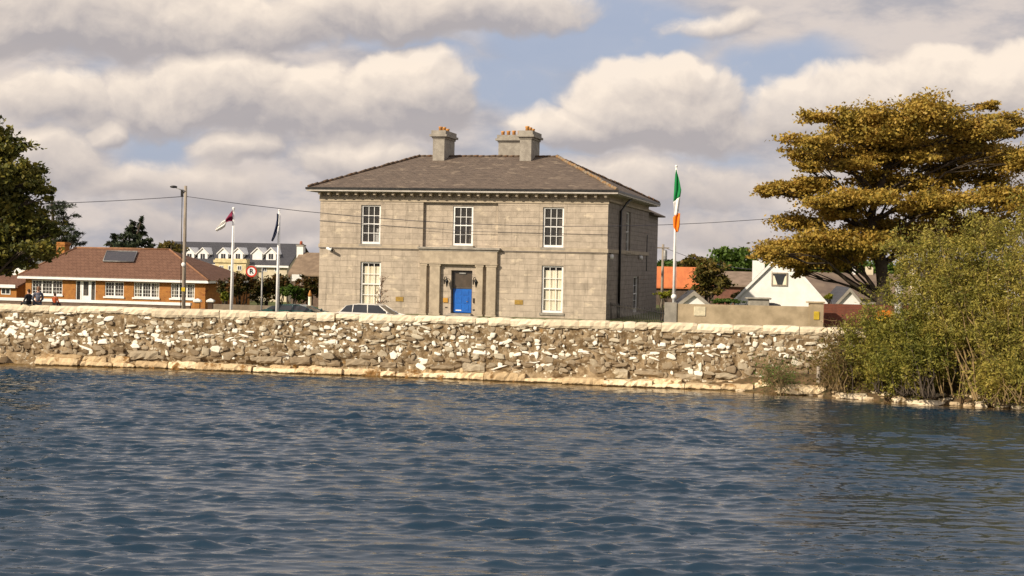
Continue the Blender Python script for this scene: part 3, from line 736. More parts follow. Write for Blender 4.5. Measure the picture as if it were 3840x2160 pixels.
ridge_line((EX0, -OV, zeave), (rla, mid, ZR), m_ridge, 'hip_tiles'); ridge_line((EX1, -OV, zeave), (rra, mid, ZR), m_lichen, 'hip_tiles', .10)
ridge_line((EX1, RD, zeave), (rra, mid, ZR), m_ridge, 'hip_tiles', .09, .03); ridge_line((EX0, RD, zeave), (rla, mid, ZR), m_ridge, 'hip_tiles')
mb = MB()   # gutter round the eaves
for (a, b, c, d) in ((EX0 - .13, EX1 + .13, -OV - .14, -OV + .003), (EX0 - .1, EX1 + .1, RD - .003, RD + .1), (EX0 - .1, EX0 + .003, -OV, RD), (EX1 - .003, EX1 + .1, -OV, RD)): mb.box(a, b, c, d, zeave - .145, zeave - .012)
mb.build('gutter', m_black, house)
m_cor = M('cornice_stone', (.58, .54, .48), (.46, .42, .37), .8, 2)
cz1 = zeave - .014; cz0 = zeave - .25
mb = MB(); mb.box(EX0 - .08, EX1 + .08, -OV - .10, RD + .08, cz0 + .0, zeave - .148); mb.box(EX0 + .02, EX1 - .02, -OV + .01, RD - .01, zeave - .1475, cz1)
mb.box(EX0 + .12, EX1 - .12, -OV + .12, RD - .12, cz0 - .04, cz0 - .003); mb.build('cornice', m_cor, house)
zbk = cz0 - .04
mb = MB(); mb.box(-.05, W + .05, -.05, -.002, zt - .34 if zt - .34 < zbk - .3 else zbk - .34, zbk - .26)
mb.box(W + .002, W + .1, .0, DEP, zbk - .4, zbk - .26); mb.build('frieze_moulding', m_stone, house)
mb = MB(); mb.box(0.02, W - .02, .02, DEP - .02, zt - .05, cz0); mb.build('wall_plate', m_stone, house)
print('bracket z', zbk, 'wall top', zt)
nb = 31
for i in range(nb):
    x = .1 + (W - .2) * i / (nb - 1)
    mb = MB(); mb.box(x - .075, x + .075, -.50, .018, zbk - .17, zbk - .003); mb.box(x - .06, x + .06, -.24, .018, zbk - .28, zbk - .172); mb.build('cornice_bracket', m_stone, house)
# downpipe on the side wall
pts = [HP.hside(2367, 735, W + .4), HP.hside(2352, 758, W + .25), HP.hside(2330, 792, W + .12), HP.hside(2320, 1198, W + .12)]
y0 = HP.hside(2327, 850, W + .12)[0]
mb = MB(); mb.tube([(W + OV, pts[0][0], pts[0][1]), (W + .3, (pts[0][0] + y0) / 2, (pts[0][1] + pts[2][1]) / 2), (W + .12, y0, pts[2][1]), (W + .12, y0, 0)], .085, 8); mb.build('downpipe', m_black, house)
# chimneys
def chimney(ax0, ax1, y0, y1, zbase, ztop, npots, lab):
    mb = MB(); mb.box(ax0, ax1, y0, y1, zbase, ztop - .42); mb.box(ax0 - .05, ax1 + .05, y0 - .05, y1 + .05, zbase, ZR - .75)
    ch = mb.build('chimney', m_greystone if True else m_stone, house); tag(ch, lab)
    mb = MB(); mb.box(ax0 - .06, ax1 + .06, y0 - .06, y1 + .06, ztop - .55, ztop - .421); mb.box(ax0 - .20, ax1 + .20, y0 - .2, y1 + .2, ztop - .42, ztop - .27); mb.box(ax0 - .1, ax1 + .1, y0 - .1, y1 + .1, ztop - .268, ztop)
    mb.build('chimney_cap', m_greystone, ch)
    horiz_ = (ax1 - ax0) > (y1 - y0)
    for i in range(npots):
        f = (i + .5) / npots; x = ax0 + (ax1 - ax0) * (f if horiz_ else .5); y = y0 + (y1 - y0) * (.5 if horiz_ else f)
        mb = MB(); k = rng.uniform(.85, 1.1); mb.lathe((x, y, ztop), [(.14, 0), (.12, .22 * k), (.15, .25 * k), (.14, .33 * k), (.07, .34 * k)], 9); mb.build('chimney_pot', m_pot, ch)
    return ch
m_pot = M('terracotta', (.58, .28, .08), (.44, .20, .06), .8, 4)
yf = mid - 1.25
def chx(px, off): return HP.hit(px, 560, off)[0]
zct = HP.hit(1645, 489, yf)[1]
chimney(chx(1623, yf), chx(1666, yf), yf, mid + 1.25, ZR - 1.1, zct, 3, 'left chimney stack with orange pots')
chimney(chx(1949, yf), chx(1992, yf), yf, mid + 1.25, ZR - 1.1, zct - .02, 3, 'right chimney stack with orange pots')
yb = DEP - .4; zc2 = HP.hit(1900, 506, yb)[1]
chimney(chx(1869, yb), chx(1952, yb), yb, yb + .9, ZR - 2.6, zc2, 4, 'rear chimney stack standing behind the ridge')

# ------------------------------------------------------------------ neighbouring buildings
def frame(px, py, Y, a, z):       # vertical plane starting at photo column px at distance Y
    p = atY(px, py, Y); return Plane((p.x, p.y, z), a)
def prect(P, x0, x1, y0, y1, off=0):
    return (P.hit(x0, (y0 + y1) / 2, off)[0], P.hit(x1, (y0 + y1) / 2, off)[0], P.hit((x0 + x1) / 2, y1, off)[1], P.hit((x0 + x1) / 2, y0, off)[1])
def casement(parent, r, y, panels, mt=m_white, grid=(3, 4), curtain=None, sill=True, door=False, bar=.022):
    a0, a1, z0, z1 = r; fw = .07
    mb = MB(); mb.box(a0, a0 + fw, y, y + .08, z0, z1); mb.box(a1 - fw, a1, y, y + .08, z0, z1)
    mb.box(a0 + fw, a1 - fw, y + .002, y + .08, z0, z0 + fw); mb.box(a0 + fw, a1 - fw, y + .002, y + .08, z1 - fw, z1)
    for k in range(1, panels): x = a0 + (a1 - a0) * k / panels; mb.box(x - .05, x + .05, y + .003, y + .08, z0 + fw, z1 - fw)
    fr = mb.build('window', mt, parent)
    if grid:
        mb = MB()
        for p in range(panels):
            xa = a0 + (a1 - a0) * p / panels + .06; xb = a0 + (a1 - a0) * (p + 1) / panels - .06
            for k in range(1, grid[0]): x = xa + (xb - xa) * k / grid[0]; mb.box(x - bar / 2, x + bar / 2, y + .03, y + .05, z0 + fw, z1 - fw)
            for k in range(1, grid[1]): z = z0 + (z1 - z0) * k / grid[1]; mb.box(xa, xb, y + .028, y + .048, z - bar / 2, z + bar / 2)
        mb.build('glazing_bars', mt, fr)
    mb = MB(); mb.box(a0 + fw, a1 - fw, y + .055, y + .062, z0 + fw, z1 - fw); mb.build('pane', m_glass, fr)
    mb = MB(); mb.box(a0, a1, y + .6, y + .65, z0, z1); mb.build('dark_room', m_dark, fr)
    if curtain:
        for s in (0, 1):
            mb = MB(); w_ = (a1 - a0) * curtain
            xa = a0 + fw if s == 0 else a1 - fw
            d = 1 if s == 0 else -1
            mb.add([(xa, y + .12, z0 + .05), (xa + d * w_ * .6, y + .12, z0 + .05), (xa + d * w_, y + .12, z1 - .08), (xa, y + .12, z1 - .08)], [(0, 1, 2, 3)]); mb.build('curtain', m_blind, fr)
    if sill:
        mb = MB(); mb.box(a0 - .08, a1 + .08, -.09, y - .002, z0 - .12, z0 - .002); mb.build('sill', m_white, fr)
    return fr
# --- orange brick bungalow
BZ = 1.3
bp = frame(96, 1080, 113, 14, BZ)
bun = empty('bungalow', bp.o, -math.radians(14), 'orange brick bungalow with brown hipped roof and white windows', 'bungalow')
m_ob = brick_mat('orange_brick', (.46, .20, .045), (.36, .145, .038), (.30, .17, .09), .24, .085, .008, nmix=.45, patch=(.25, .085, .03), bmp=.01)
m_rt = brick_mat('brown_roof_tile', (.185, .098, .064), (.155, .08, .052), (.10, .045, .03), .35, .22, .012, nmix=.5, bmp=.03)
BW = bp.hit(770, 1080)[0]; ez = bp.hit(430, 1051)[1]
br = [prect(bp, 118, 234, 1050, 1104), prect(bp, 284, 358, 1052, 1126), prect(bp, 393, 464, 1057, 1112), prect(bp, 501, 597, 1059, 1116), prect(bp, 640, 730, 1063, 1119)]
print('bungalow', BW, ez, br)
zt_ = max(r[3] for r in br) 
mb = MB(); holes_wall(mb, 0, BW, -.8, ez, br, .12, lambda a, d, z: (a, d, z))
BD = 8.0
mb.add([(BW, 0, -.8), (BW, BD, -.8), (BW, BD, ez), (BW, 0, ez)], [(0, 1, 2, 3)]); mb.add([(0, 0, -.8), (0, BD, -.8), (0, BD, ez), (0, 0, ez)], [(3, 2, 1, 0)]); mb.add([(0, BD, -.8), (BW, BD, -.8), (BW, BD, ez), (0, BD, ez)], [(3, 2, 1, 0)])
mb.build('brick_wall', m_ob, bun)
casement(bun, br[0], .05, 3); casement(bun, br[2], .05, 2, grid=(3, 4)); casement(bun, br[3], .05, 3, curtain=.2); casement(bun, br[4], .05, 3, curtain=.15)
r = br[1]; w3 = (r[1] - r[0]) / 4
mb = MB(); mb.box(r[0], r[0] + .06, .03, .1, r[2], r[3]); mb.box(r[1] - .06, r[1], .03, .1, r[2], r[3]); mb.box(r[0] + .06, r[1] - .06, .032, .1, r[3] - .07, r[3])
for x in (r[0] + w3, r[1] - w3): mb.box(x - .05, x + .05, .033, .1, r[2], r[3] - .07)
mb.box(r[0] + w3 + .05, r[0] + w3 + .2, .05, .09, r[2], r[3] - .071); mb.box(r[1] - w3 - .2, r[1] - w3 - .05, .05, .09, r[2], r[3] - .071); mb.box(r[0] + w3 + .2, r[1] - w3 - .2, .05, .09, r[2], r[2] + .35)
dr = mb.build('front_door', m_white, bun)
mb = MB(); mb.box(r[0] + .06, r[1] - .06, .07, .08, r[2], r[3] - .07); mb.build('pane', m_glass, dr); mb = MB(); mb.box(r[0], r[1], .5, .55, r[2] - .1, r[3]); mb.build('dark_room', m_dark, dr)
mb = MB(); mb.box(-.45, BW + .45, -.47, -.44, ez - .04, ez + .18); mb.box(BW + .42, BW + .45, -.44, BD + .45, ez - .04, ez + .18); mb.box(-.45, BW + .42, -.44, -.002, ez - .04, ez - .01); mb.build('fascia', m_white, bun)
o1 = (BD) / 2
ra = bp.hit(288, 931, o1); rb = bp.hit(636, 935, o1); rz = (ra[1] + rb[1]) / 2; e2 = ez + .16
mb = MB(); mb.add([(-.5, -.5, e2), (BW + .5, -.5, e2), (BW + .5, BD + .5, e2), (-.5, BD + .5, e2), (ra[0], o1, rz), (rb[0], o1, rz)], [(0, 1, 5, 4), (1, 2, 5), (2, 3, 4, 5), (3, 0, 4), (0, 3, 2, 1)])
broof = mb.build('roof', m_rt, bun)
mb = MB(); mb.tube([(ra[0], o1, rz + .02), (rb[0], o1, rz + .02)], .08, 6); mb.tube([(BW + .5, -.5, e2), (rb[0], o1, rz + .02)], .08, 6); mb.tube([(-.5, -.5, e2), (ra[0], o1, rz + .02)], .08, 6); mb.build('ridge_tiles', M('ridge_clay', (.30, .15, .08), None, .8), broof)
# solar panel lying on the front slope
def on_roof(px, py):
    lo_, hi = 0.0, 5.0
    for _ in range(40):
        m_ = (lo_ + hi) / 2; x, z = bp.hit(px, py, m_); zr = e2 + (rz - e2) * (m_ + .5) / (o1 + .5)
        if z > zr: lo_ = m_
        else: hi = m_
    return Vector((x, m_, zr))
c4 = [on_roof(388, 984), on_roof(502, 987), on_roof(516, 948), on_roof(402, 946)]
nn = (c4[1] - c4[0]).cross(c4[3] - c4[0]).normalized(); nn = nn if nn.z > 0 else -nn
mb = MB(); mb.add([p + nn * .02 for p in c4] + [p + nn * .12 for p in c4], [(3, 2, 1, 0), (4, 5, 6, 7), (0, 1, 5, 4), (1, 2, 6, 5), (2, 3, 7, 6), (3, 0, 4, 7)])
sp_ = mb.build('solar_panel', M('solar_glass', (.035, .033, .04), (.05, .045, .05), .25, 4, spec=.6), broof)
mb = MB(); mb.tube([c4[0] + nn * .12, c4[1] + nn * .12, c4[2] + nn * .12, c4[3] + nn * .12, c4[0] + nn * .12], .045, 5); mb.build('panel_frame', m_steel, sp_)
cx0, cx1 = bp.hit(222, 930, o1)[0], bp.hit(252, 930, o1)[0]; czt = bp.hit(237, 908, o1)[1]
mb = MB(); mb.box(cx0, cx1, o1 - .4, o1 + .4, ez + .6, czt); mb.box(cx0 - .06, cx1 + .06, o1 - .46, o1 + .46, czt - .22, czt - .1); mb.build('chimney', m_ob, bun)
# --- far-left low annexe and white house behind the tree
def eave_house(name, P, L, D, wz, rzr, ov, wall, roofm, label, cat, hip=0.0, group=None):
    e = empty(name, P.o, -math.radians(P.a), label, cat, group)
    mb = MB(); mb.box(0, L, 0, D, -1.5, wz)
    if hip == 0:
        mb.add([(0, 0, wz), (0, D, wz), (0, D / 2, rzr - .1)], [(0, 1, 2)]); mb.add([(L, 0, wz), (L, D, wz), (L, D / 2, rzr - .1)], [(2, 1, 0)])
    mb.build('wall', wall, e)
    mb = MB(); t = .14
    a = [(-ov, -ov, wz - .05), (L + ov, -ov, wz - .05), (L + ov, D + ov, wz - .05), (-ov, D + ov, wz - .05), (hip - (ov if hip == 0 else 0), D / 2, rzr), (L - hip + (ov if hip == 0 else 0), D / 2, rzr)]
    b = [(x, y, z - t) for x, y, z in a]
    mb.add(a, [(0, 1, 5, 4), (1, 2, 5), (2, 3, 4, 5), (3, 0, 4)] if hip else [(0, 1, 5, 4), (2, 3, 4, 5)])
    mb.add(b, [(0, 4, 5, 1), (1, 5, 2), (2, 5, 4, 3), (3, 4, 0)] if hip else [(0, 4, 5, 1), (2, 5, 4, 3)])
    mb.add([a[0], a[1], b[1], b[0]], [(3, 2, 1, 0)])
    if not hip:
        mb.add([a[1], a[5], b[5], b[1]], [(3, 2, 1, 0)]); mb.add([a[0], a[4], b[4], b[0]], [(0, 1, 2, 3)])
    mb.build('roof', roofm, e)
    return e
def simple_window(e, r, y=-.0, mt=m_white, glass=None, panels=2):
    a0, a1, z0, z1 = r; mb = MB(); f = .06
    mb.box(a0, a0 + f, y - .04, y + .02, z0, z1); mb.box(a1 - f, a1, y - .04, y + .02, z0, z1); mb.box(a0 + f, a1 - f, y - .038, y + .02, z0, z0 + f); mb.box(a0 + f, a1 - f, y - .038, y + .02, z1 - f, z1)
    for k in range(1, panels): x = a0 + (a1 - a0) * k / panels; mb.box(x - .025, x + .025, y - .036, y + .02, z0 + f, z1 - f)
    fr = mb.build('window', mt, e); mb = MB(); mb.box(a0 + f, a1 - f, y - .02, y - .01, z0 + f, z1 - f); mb.build('pane', m_dglass, fr); return fr
m_dglass = M('dark_glass', (.035, .037, .042), (.02, .022, .025), .08, 1, spec=.7)
m_dslate = brick_mat('dark_slate', (.075, .075, .085), (.06, .06, .07), (.04, .04, .045), .3, .2, .01, .6, nmix=.4, bmp=.02)
P = frame(-160, 1080, 118, 14, 1.3)
e = eave_house('outbuilding', P, P.hit(62, 1080)[0], 5, P.hit(0, 1068)[1], P.hit(0, 1030, 2.5)[1], .3, m_ob, m_rt, 'low orange brick outbuilding at the far left beyond the bungalow', 'outbuilding')
mb = MB(); mb.box(-.3, P.hit(66, 1070)[0], -.34, -.31, P.hit(0, 1078)[1], P.hit(0, 1066)[1]); mb.build('fascia', m_white, e)
simple_window(e, prect(P, 5, 40, 1080, 1104))
P = frame(-260, 1000, 150, 8, .6)
e = eave_house('white_house', P, P.hit(105, 1000)[0], 7, P.hit(0, 968)[1], P.hit(0, 925, 3.5)[1], .3, m_whitewall, m_dslate, 'white rendered house glimpsed under the dark tree at left', 'house')
for a in (-20, 40, 84): simple_window(e, prect(P, a - 9, a + 9, 985, 1012))
# --- hotel with dormers
HOZ = .4
P = frame(560, 1000, 168, 10, HOZ)
L = P.hit(1076, 1000)[0]; wz = P.hit(860, 991)[1]; rzr = P.hit(900, 910, 5.0)[1]
hot = eave_house('dormered_terrace', P, L, 10, wz, rzr, .3, m_cream, m_dslate, 'long cream building with grey slate roof and six white dormers', 'building')
for cx in (710, 760, 837, 892, 965, 1016):
    off = 1.0; a = P.hit(cx, 960, off)[0]; z0 = P.hit(cx, 982, off)[1]; z1 = P.hit(cx, 951, off)[1]; za = P.hit(cx, 931, off)[1]; hw = .58
    d = empty('dormer'); d.parent = hot
    mb = MB(); mb.box(a - hw, a + hw, off, off + 3, z0, z1); mb.prism([(a - hw, z1), (a + hw, z1), (a, za - .06)], 1, off, off + 3); mb.build('dormer_wall', m_whitewall, d)
    mb = MB(); mb.prism([(a - hw - .2, z1 - .12), (a, za), (a + hw + .2, z1 - .12), (a + hw + .2, z1 - .0), (a, za + .12), (a - hw - .2, z1 - .0)], 1, off - .12, off + 3.2); mb.build('dormer_roof', m_white, d)
    if cx != 965:
        mb = MB(); mb.box(a - .26, a - .03, off - .02, off + .05, z0 + .3, z1 - .02); mb.box(a + .03, a + .26, off - .02, off + .05, z0 + .3, z1 - .02); mb.build('dormer_window', m_dglass, d)
r = prect(P, 806, 922, 970, 1060, -1.2)
mb = MB(); mb.box(r[0], r[1], -1.2, -.002, -1, r[3]); mb.box(r[0] - .15, r[1] + .15, -1.35, -1.202, r[3] - .45, r[3] - .15); mb.build('bay', M('yellow_render', (.74, .62, .36), None, .85), hot)
for (a, b) in ((700, 716), (735, 751), (944, 960), (985, 1001), (1030, 1046)): simple_window(hot, prect(P, a, b, 1000, 1018))
for (a, b) in ((822, 838), (856, 872), (890, 906)): simple_window(hot, prect(P, a, b, 996, 1014, -1.2), -1.2)
mb = MB(); mb.box(-.3, L + .3, -.36, -.31, wz - .25, wz - .03); mb.build('fascia', m_white, hot)
# --- cottage with brown roof beside the stone house
P = frame(1092, 1060, 135, 10, 1.0)
cot = eave_house('brown_roof_cottage', P, P.hit(1330, 1060)[0], 6.5, P.hit(1150, 1028)[1], P.hit(1160, 947, 3.25)[1], .3, M('brown_render', (.16, .11, .08)), M('mossy_brown_roof', (.26, .19, .13), (.18, .13, .09), .9, 1.5, bs=10), 'brown roofed cottage half hidden by the left edge of the stone house', 'cottage')
r = prect(P, 1116, 1140, 918, 990, 3.2)
mb = MB(); mb.box(r[0], r[1], 2.9, 3.6, r[2], r[3]); ch = mb.build('chimney', m_whitewall, cot)
mb = MB(); mb.lathe(((r[0] + r[1]) / 2, 3.25, r[3]), [(.16, 0), (.13, .3), (.05, .36)], 8); mb.build('chimney_pot', M('red_pot', (.4, .1, .05)), ch)
mb = MB(); mb.box(r[0] - .05, r[1] + .05, 2.85, 3.65, r[3] - .14, r[3] + .004); mb.build('chimney_cap', m_greystone, ch)
# --- right side: orange roof house
P = frame(2380, 1080, 136, 6, 1.3)
L = P.hit(2700, 1040)[0]
orr = M('orange_roof_sheet', (.60, .19, .065), (.50, .15, .055), .7, 1.1, stretch=(3, 1, .5))
eave_house('orange_roof_shed', P, L, 6, P.hit(2560, 1075)[1], P.hit(2560, 1001, 3.0)[1], .25, M('dark_brown_wall', (.13, .095, .075), (.09, .065, .05), .9), orr, 'long shed with bright orange roof behind the tricolour flagpole', 'shed')
def gable_front(name, P, x0, x1, za, zf, D, wall, roofm, label, cat, ax=None, ov=.25, verge=m_greystone, zw=-1.5):
    """house whose gable end faces the water: feet at x0,x1 height zf, apex za"""
    ax = (x0 + x1) / 2 if ax is None else ax
    e = empty(name, P.o, -math.radians(P.a), label, cat)
    mb = MB(); mb.prism([(x0, zw), (x1, zw), (x1, zf), (ax, za), (x0, zf)], 1, 0, D); mb.build('gable_wall', wall, e)
    t = .14; mb = MB(); sl_ = (za - zf) / (ax - x0); sr = (za - zf) / (x1 - ax)
    mb.prism([(x0 - ov, zf - ov * sl_ + .003), (ax, za + .003), (x1 + ov, zf - ov * sr + .003), (x1 + ov, zf - ov * sr + t), (ax, za + t * 1.3), (x0 - ov, zf - ov * sl_ + t)], 1, -.12, D + .2); mb.build('roof', roofm, e)
    mb = MB(); mb.prism([(x0 - ov, zf - ov * sl_ - .1), (ax, za - .12), (x1 + ov, zf - ov * sr - .1), (x1 + ov, zf - ov * sr + t * .9), (ax, za + t * 1.15), (x0 - ov, zf - ov * sl_ + t * .9)], 1, -.17, -.122); mb.build('barge_board', verge, e)
    return e
P = frame(2753, 1080, 104, 11, 1.4)
gx = lambda px, py=1080: P.hit(px, py)[0]; gz = lambda px, py: P.hit(px, py)[1]
wg = gable_front('white_gabled_house', P, 0, gx(3100), gz(2934, 950), gz(2760, 1128), 11, m_whitewall, m_dslate, 'big white house with steep gable beneath the autumn tree', 'house', ax=gx(2934, 950), verge=m_white)
r = prect(P, 2893, 2954, 1022, 1073)
mb = MB(); mb.box(r[0], r[0] + .1, -.06, .02, r[2], r[3]); mb.box(r[1] - .1, r[1], -.06, .02, r[2], r[3]); mb.box(r[0] + .1, r[1] - .1, -.058, .02, r[2], r[2] + .1); mb.box(r[0] + .1, r[1] - .1, -.058, .02, r[3] - .1, r[3]); fr = mb.build('window', m_wood, wg)
mb = MB(); mb.box(r[0] + .1, r[1] - .1, -.03, -.02, r[2] + .1, r[3] - .1); mb.build('pane', m_dglass, fr)
mb = MB(); mb.add([(r[0] + .1, -.035, r[2] + .1), (r[0] + .42, -.035, r[2] + .1), (r[0] + .2, -.035, r[3] - .25), (r[0] + .1, -.035, r[3] - .2)], [(0, 1, 2, 3)]); mb.build('curtain', m_blind, fr); mb = MB(); mb.add([(r[1] - .1, -.035, r[2] + .1), (r[1] - .1, -.035, r[3] - .2), (r[1] - .2, -.035, r[3] - .3), (r[1] - .35, -.035, r[2] + .1)], [(0, 1, 2, 3)]); mb.build('curtain', m_blind, fr)
r = prect(P, 2821, 2867, 977, 1060, 2.2)
mb = MB(); mb.box(r[0], r[1], 2.2, 3.0, r[2] - .8, r[3]); mb.build('chimney', m_whitewall, wg)
P = frame(2540, 1080, 89, 4, 1.6)
gable_front('small_white_gable', P, P.hit(2548, 1140)[0], P.hit(2656, 1140)[0], P.hit(2602, 1100)[1], P.hit(2602, 1142)[1], 5, m_whitewall, m_dslate, 'small white gable showing over the rendered wall near the tricolour pole', 'outbuilding')
P = frame(3130, 1080, 100, 4, 1.6)
gable_front('white_garage', P, P.hit(3133, 1140)[0], P.hit(3238, 1140)[0], P.hit(3184, 1087)[1], P.hit(3184, 1146)[1], 6, m_whitewall, m_dslate, 'small white gabled garage beside the shoreline bushes', 'garage')
P = frame(2690, 1080, 130, 5, 1.4)
m_tanroof = M('tan_roof', (.27, .20, .15), (.20, .15, .11), .9, 1.5)
eave_house('grey_roof_house', P, P.hit(2900, 1040)[0], 7, P.hit(2780, 1068)[1], P.hit(2780, 1018, 3.5)[1], .3, M('reddish_wall', (.22, .10, .07)), m_tanroof, 'grey brown roofed house left of the white gable', 'house')
P = frame(3010, 1080, 122, 5, 1.4)
lr = eave_house('long_brown_roof_house', P, P.hit(3420, 1080)[0], 9, P.hit(3130, 1110)[1], P.hit(3130, 1022, 4.5)[1], .3, M('grey_wall', (.3, .27, .23)), M('dark_brown_roof', (.13, .095, .075), (.2, .15, .11), .9, .6), 'long brown roofed house right of the white gable', 'house')
for k, (a, b, y0, y1) in enumerate(((3198, 3207, 996, 1060), (3246, 3272, 1000, 1062))):
    r = prect(P, a, b, y0, y1, 4.5); mb = MB(); mb.box(r[0], r[1], 4.2, 4.8, r[2] - .5, r[3]); mb.build('chimney', m_cream if k else m_whitewall, lr)
P = frame(3470, 1080, 118, 2, 1.4)
ch_ = eave_house('cream_house', P, P.hit(3790, 1080)[0], 8, P.hit(3600, 1045)[1], P.hit(3600, 985, 4)[1], .35, M('bright_cream_render', (.80, .74, .56), (.70, .64, .46), .85), m_dslate, 'cream house showing in white gaps through the tall shoreline bush', 'house')
for (a, b) in ((3500, 3530), (3570, 3600), (3640, 3670), (3730, 3760)): simple_window(ch_, prect(P, a, b, 1070, 1105))
P = frame(3800, 1080, 112, 0, 1.4)
eave_house('white_bungalow', P, P.hit(4150, 1080)[0], 8, P.hit(3840, 1060)[1], P.hit(3840, 1010, 4)[1], .35, m_whitewall, m_dslate, 'white bungalow at the right edge behind the shoreline bush', 'house')

# ------------------------------------------------------------------ walls and street furniture
P = frame(2497, 1180, 76.5, 0.5, 1.7)
L = P.hit(3087, 1180)[0]; ztp = P.hit(2760, 1144)[1]
m_rend = M('weathered_render', (.50, .40, .26), (.34, .27, .17), .95, 1.1, bs=14, bd=.02, detail=9)
rw = empty('rendered_wall', P.o, -math.radians(.5), 'weathered grey rendered wall with end pier and cream panel beside the stone house', 'wall')
mb = MB(); mb.box(.0, P.hit(3036, 1180)[0], 0, .3, -.3, ztp); mb.build('wall_body', m_rend, rw)
mb = MB(); mb.box(-.05, .55, -.06, .36, -.3, ztp + .06); mb.build('end_pier', m_conc, rw)
mb = MB(); mb.box(P.hit(3036, 1180)[0] + .002, L, -.06, .36, -.3, P.hit(3060, 1137)[1]); mb.box(P.hit(3030, 1180)[0] - .05, L + .06, -.12, .42, P.hit(3060, 1137)[1] + .002, P.hit(3060, 1137)[1] + .08); mb.build('end_pier', m_rend, rw)
r = prect(P, 2602, 2646, 1150, 1185); mb = MB(); mb.box(r[0], r[1], -.04, -.002, r[2], r[3]); mb.build('panel', m_cream_p := M('cream_panel', (.80, .72, .50), None, .6), rw, bevel=.02)
r = prect(P, 3051, 3071, 1168, 1198); mb = MB(); mb.box(r[0], r[1], -.10, -.062, r[2], r[3]); mb.build('yellow_notice', M('yellow_plate', (.70, .50, .05), None, .5), rw)
P2 = frame(3090, 1180, 77.5, 1, 1.7)
m_rb = brick_mat('red_brick', (.22, .07, .04), (.16, .055, .035), (.16, .11, .08), .24, .085, .01, nmix=.5, bmp=.01)
mb = MB(); mb.box(.02, P2.hit(3420, 1180)[0], 0, .25, -.3, P2.hit(3130, 1140)[1]); o = mb.build('brick_wall', m_rb); o.location = P2.o; o.rotation_euler = (0, 0, -math.radians(1)); tag(o, 'dark red brick wall right of the grey rendered wall', 'wall')
# railings between the house and the rendered wall
ra_ = HP.o + HP.t * (W + .1) + HP.n * 1.0; rb_ = P.o + P.n * .15 + P.t * -.1
rail = empty('railing', (0, 0, 0), 0, 'dark metal railing closing the gap beside the stone house', 'railing')
mb = MB(); dv = (rb_ - ra_); nb_ = 34
for i in range(nb_ + 1):
    p = ra_ + dv * (i / nb_); mb.tube([(p.x, p.y, 1.7), (p.x, p.y, 3.25)], .02, 5)
mb.build('bars', m_black, rail)
mb = MB(); mb.tube([(ra_.x, ra_.y, 3.1), (rb_.x, rb_.y, 3.1)], .03, 6); mb.tube([(ra_.x, ra_.y, 2.0), (rb_.x, rb_.y, 2.0)], .03, 6); mb.build('rails', m_black, rail)
# low garden wall in front of the bungalow
P = frame(-500, 1110, 107, 12, .9)
zq = P.hit(300, 1124)[1]; gl = P.hit(712, 1140)[0]
gw = empty('garden_wall', P.o, -math.radians(12), 'low brown garden wall with white coping in front of the bungalow', 'wall')
mb = MB(); mb.box(0, gl, 0, .2, -.5, zq - .2); mb.build('wall_body', M('dull_brown_wall', (.17, .12, .09), None, .9), gw)
mb = MB(); mb.box(-.05, gl + .05, -.06, .26, zq - .198, zq); mb.build('coping', m_white, gw)
for (px, w_, lab) in ((741, 13, 'brick gate pillar with white cap nearest the bungalow'), (790, 14, 'brick gate pillar with white cap beside the left flagpole')):
    p = atY(px, 1128, 101.5); e = empty('gate_pillar', (p.x, p.y, 1.6), 0, lab, 'pillar', 'brick gate pillars with white caps'); h = p.z - 1.6
    mb = MB(); mb.box(-.17, .17, -.17, .17, -.6, h - .1); mb.build('pillar_shaft', m_ob if px == 741 else M('dark_pillar', (.1, .06, .04)), e)
    mb = MB(); mb.frus((-.26, .26, -.26, .26), h - .098, (-.26, .26, -.26, .26), h + .04); mb.frus((-.25, .25, -.25, .25), h + .041, (-.05, .05, -.05, .05), h + .16); mb.build('pillar_cap', m_white, e, bevel=.02)
P = frame(800, 1150, 97, 13, 1.7)
mb = MB(); mb.box(0, P.hit(1066, 1150)[0], 0, .25, -.6, P.hit(930, 1144)[1]); o = mb.build('low_wall', M('grey_brown_wall', (.24, .19, .14), None, .9, 2)); o.location = P.o; o.rotation_euler = (0, 0, -math.radians(13)); tag(o, 'low grey brown wall below the dark hedge', 'wall')
p = atY(1113, 1041, 112); e = empty('notice_board', (p.x, p.y, 1.4), 0, 'blank white board above the green hedge', 'board')
hh = p.z - 1.4; mb = MB(); mb.box(-.38, .38, -.02, .03, hh - .26, hh + .24); mb.build('board', m_white, e); mb = MB(); mb.tube([(-.3, .06, -.2), (-.3, .06, hh)], .04, 6); mb.build('post', m_wood, e); mb = MB(); mb.tube([(.3, .06, -.2), (.3, .06, hh)], .04, 6); mb.build('post', m_wood, e)
p = atY(1162, 1130, 97); e = empty('garden_ornament', (p.x, p.y, 1.8), 0, 'pale garden post with orange finial beside the corner of the stone house', 'ornament')
hh = p.z - 1.8
mb = MB(); mb.lathe((0, 0, -.3), [(.16, 0), (.15, hh - .1), (.19, hh), (.11, hh + .06), (.11, hh + .55), (.13, hh + .6)], 10); mb.build('post', m_blind, e); mb = MB(); mb.lathe((0, 0, hh + .32), [(.11, 0), (.13, .12), (.05, .34), (.02, .42)], 10); mb.build('finial', m_pot, e)

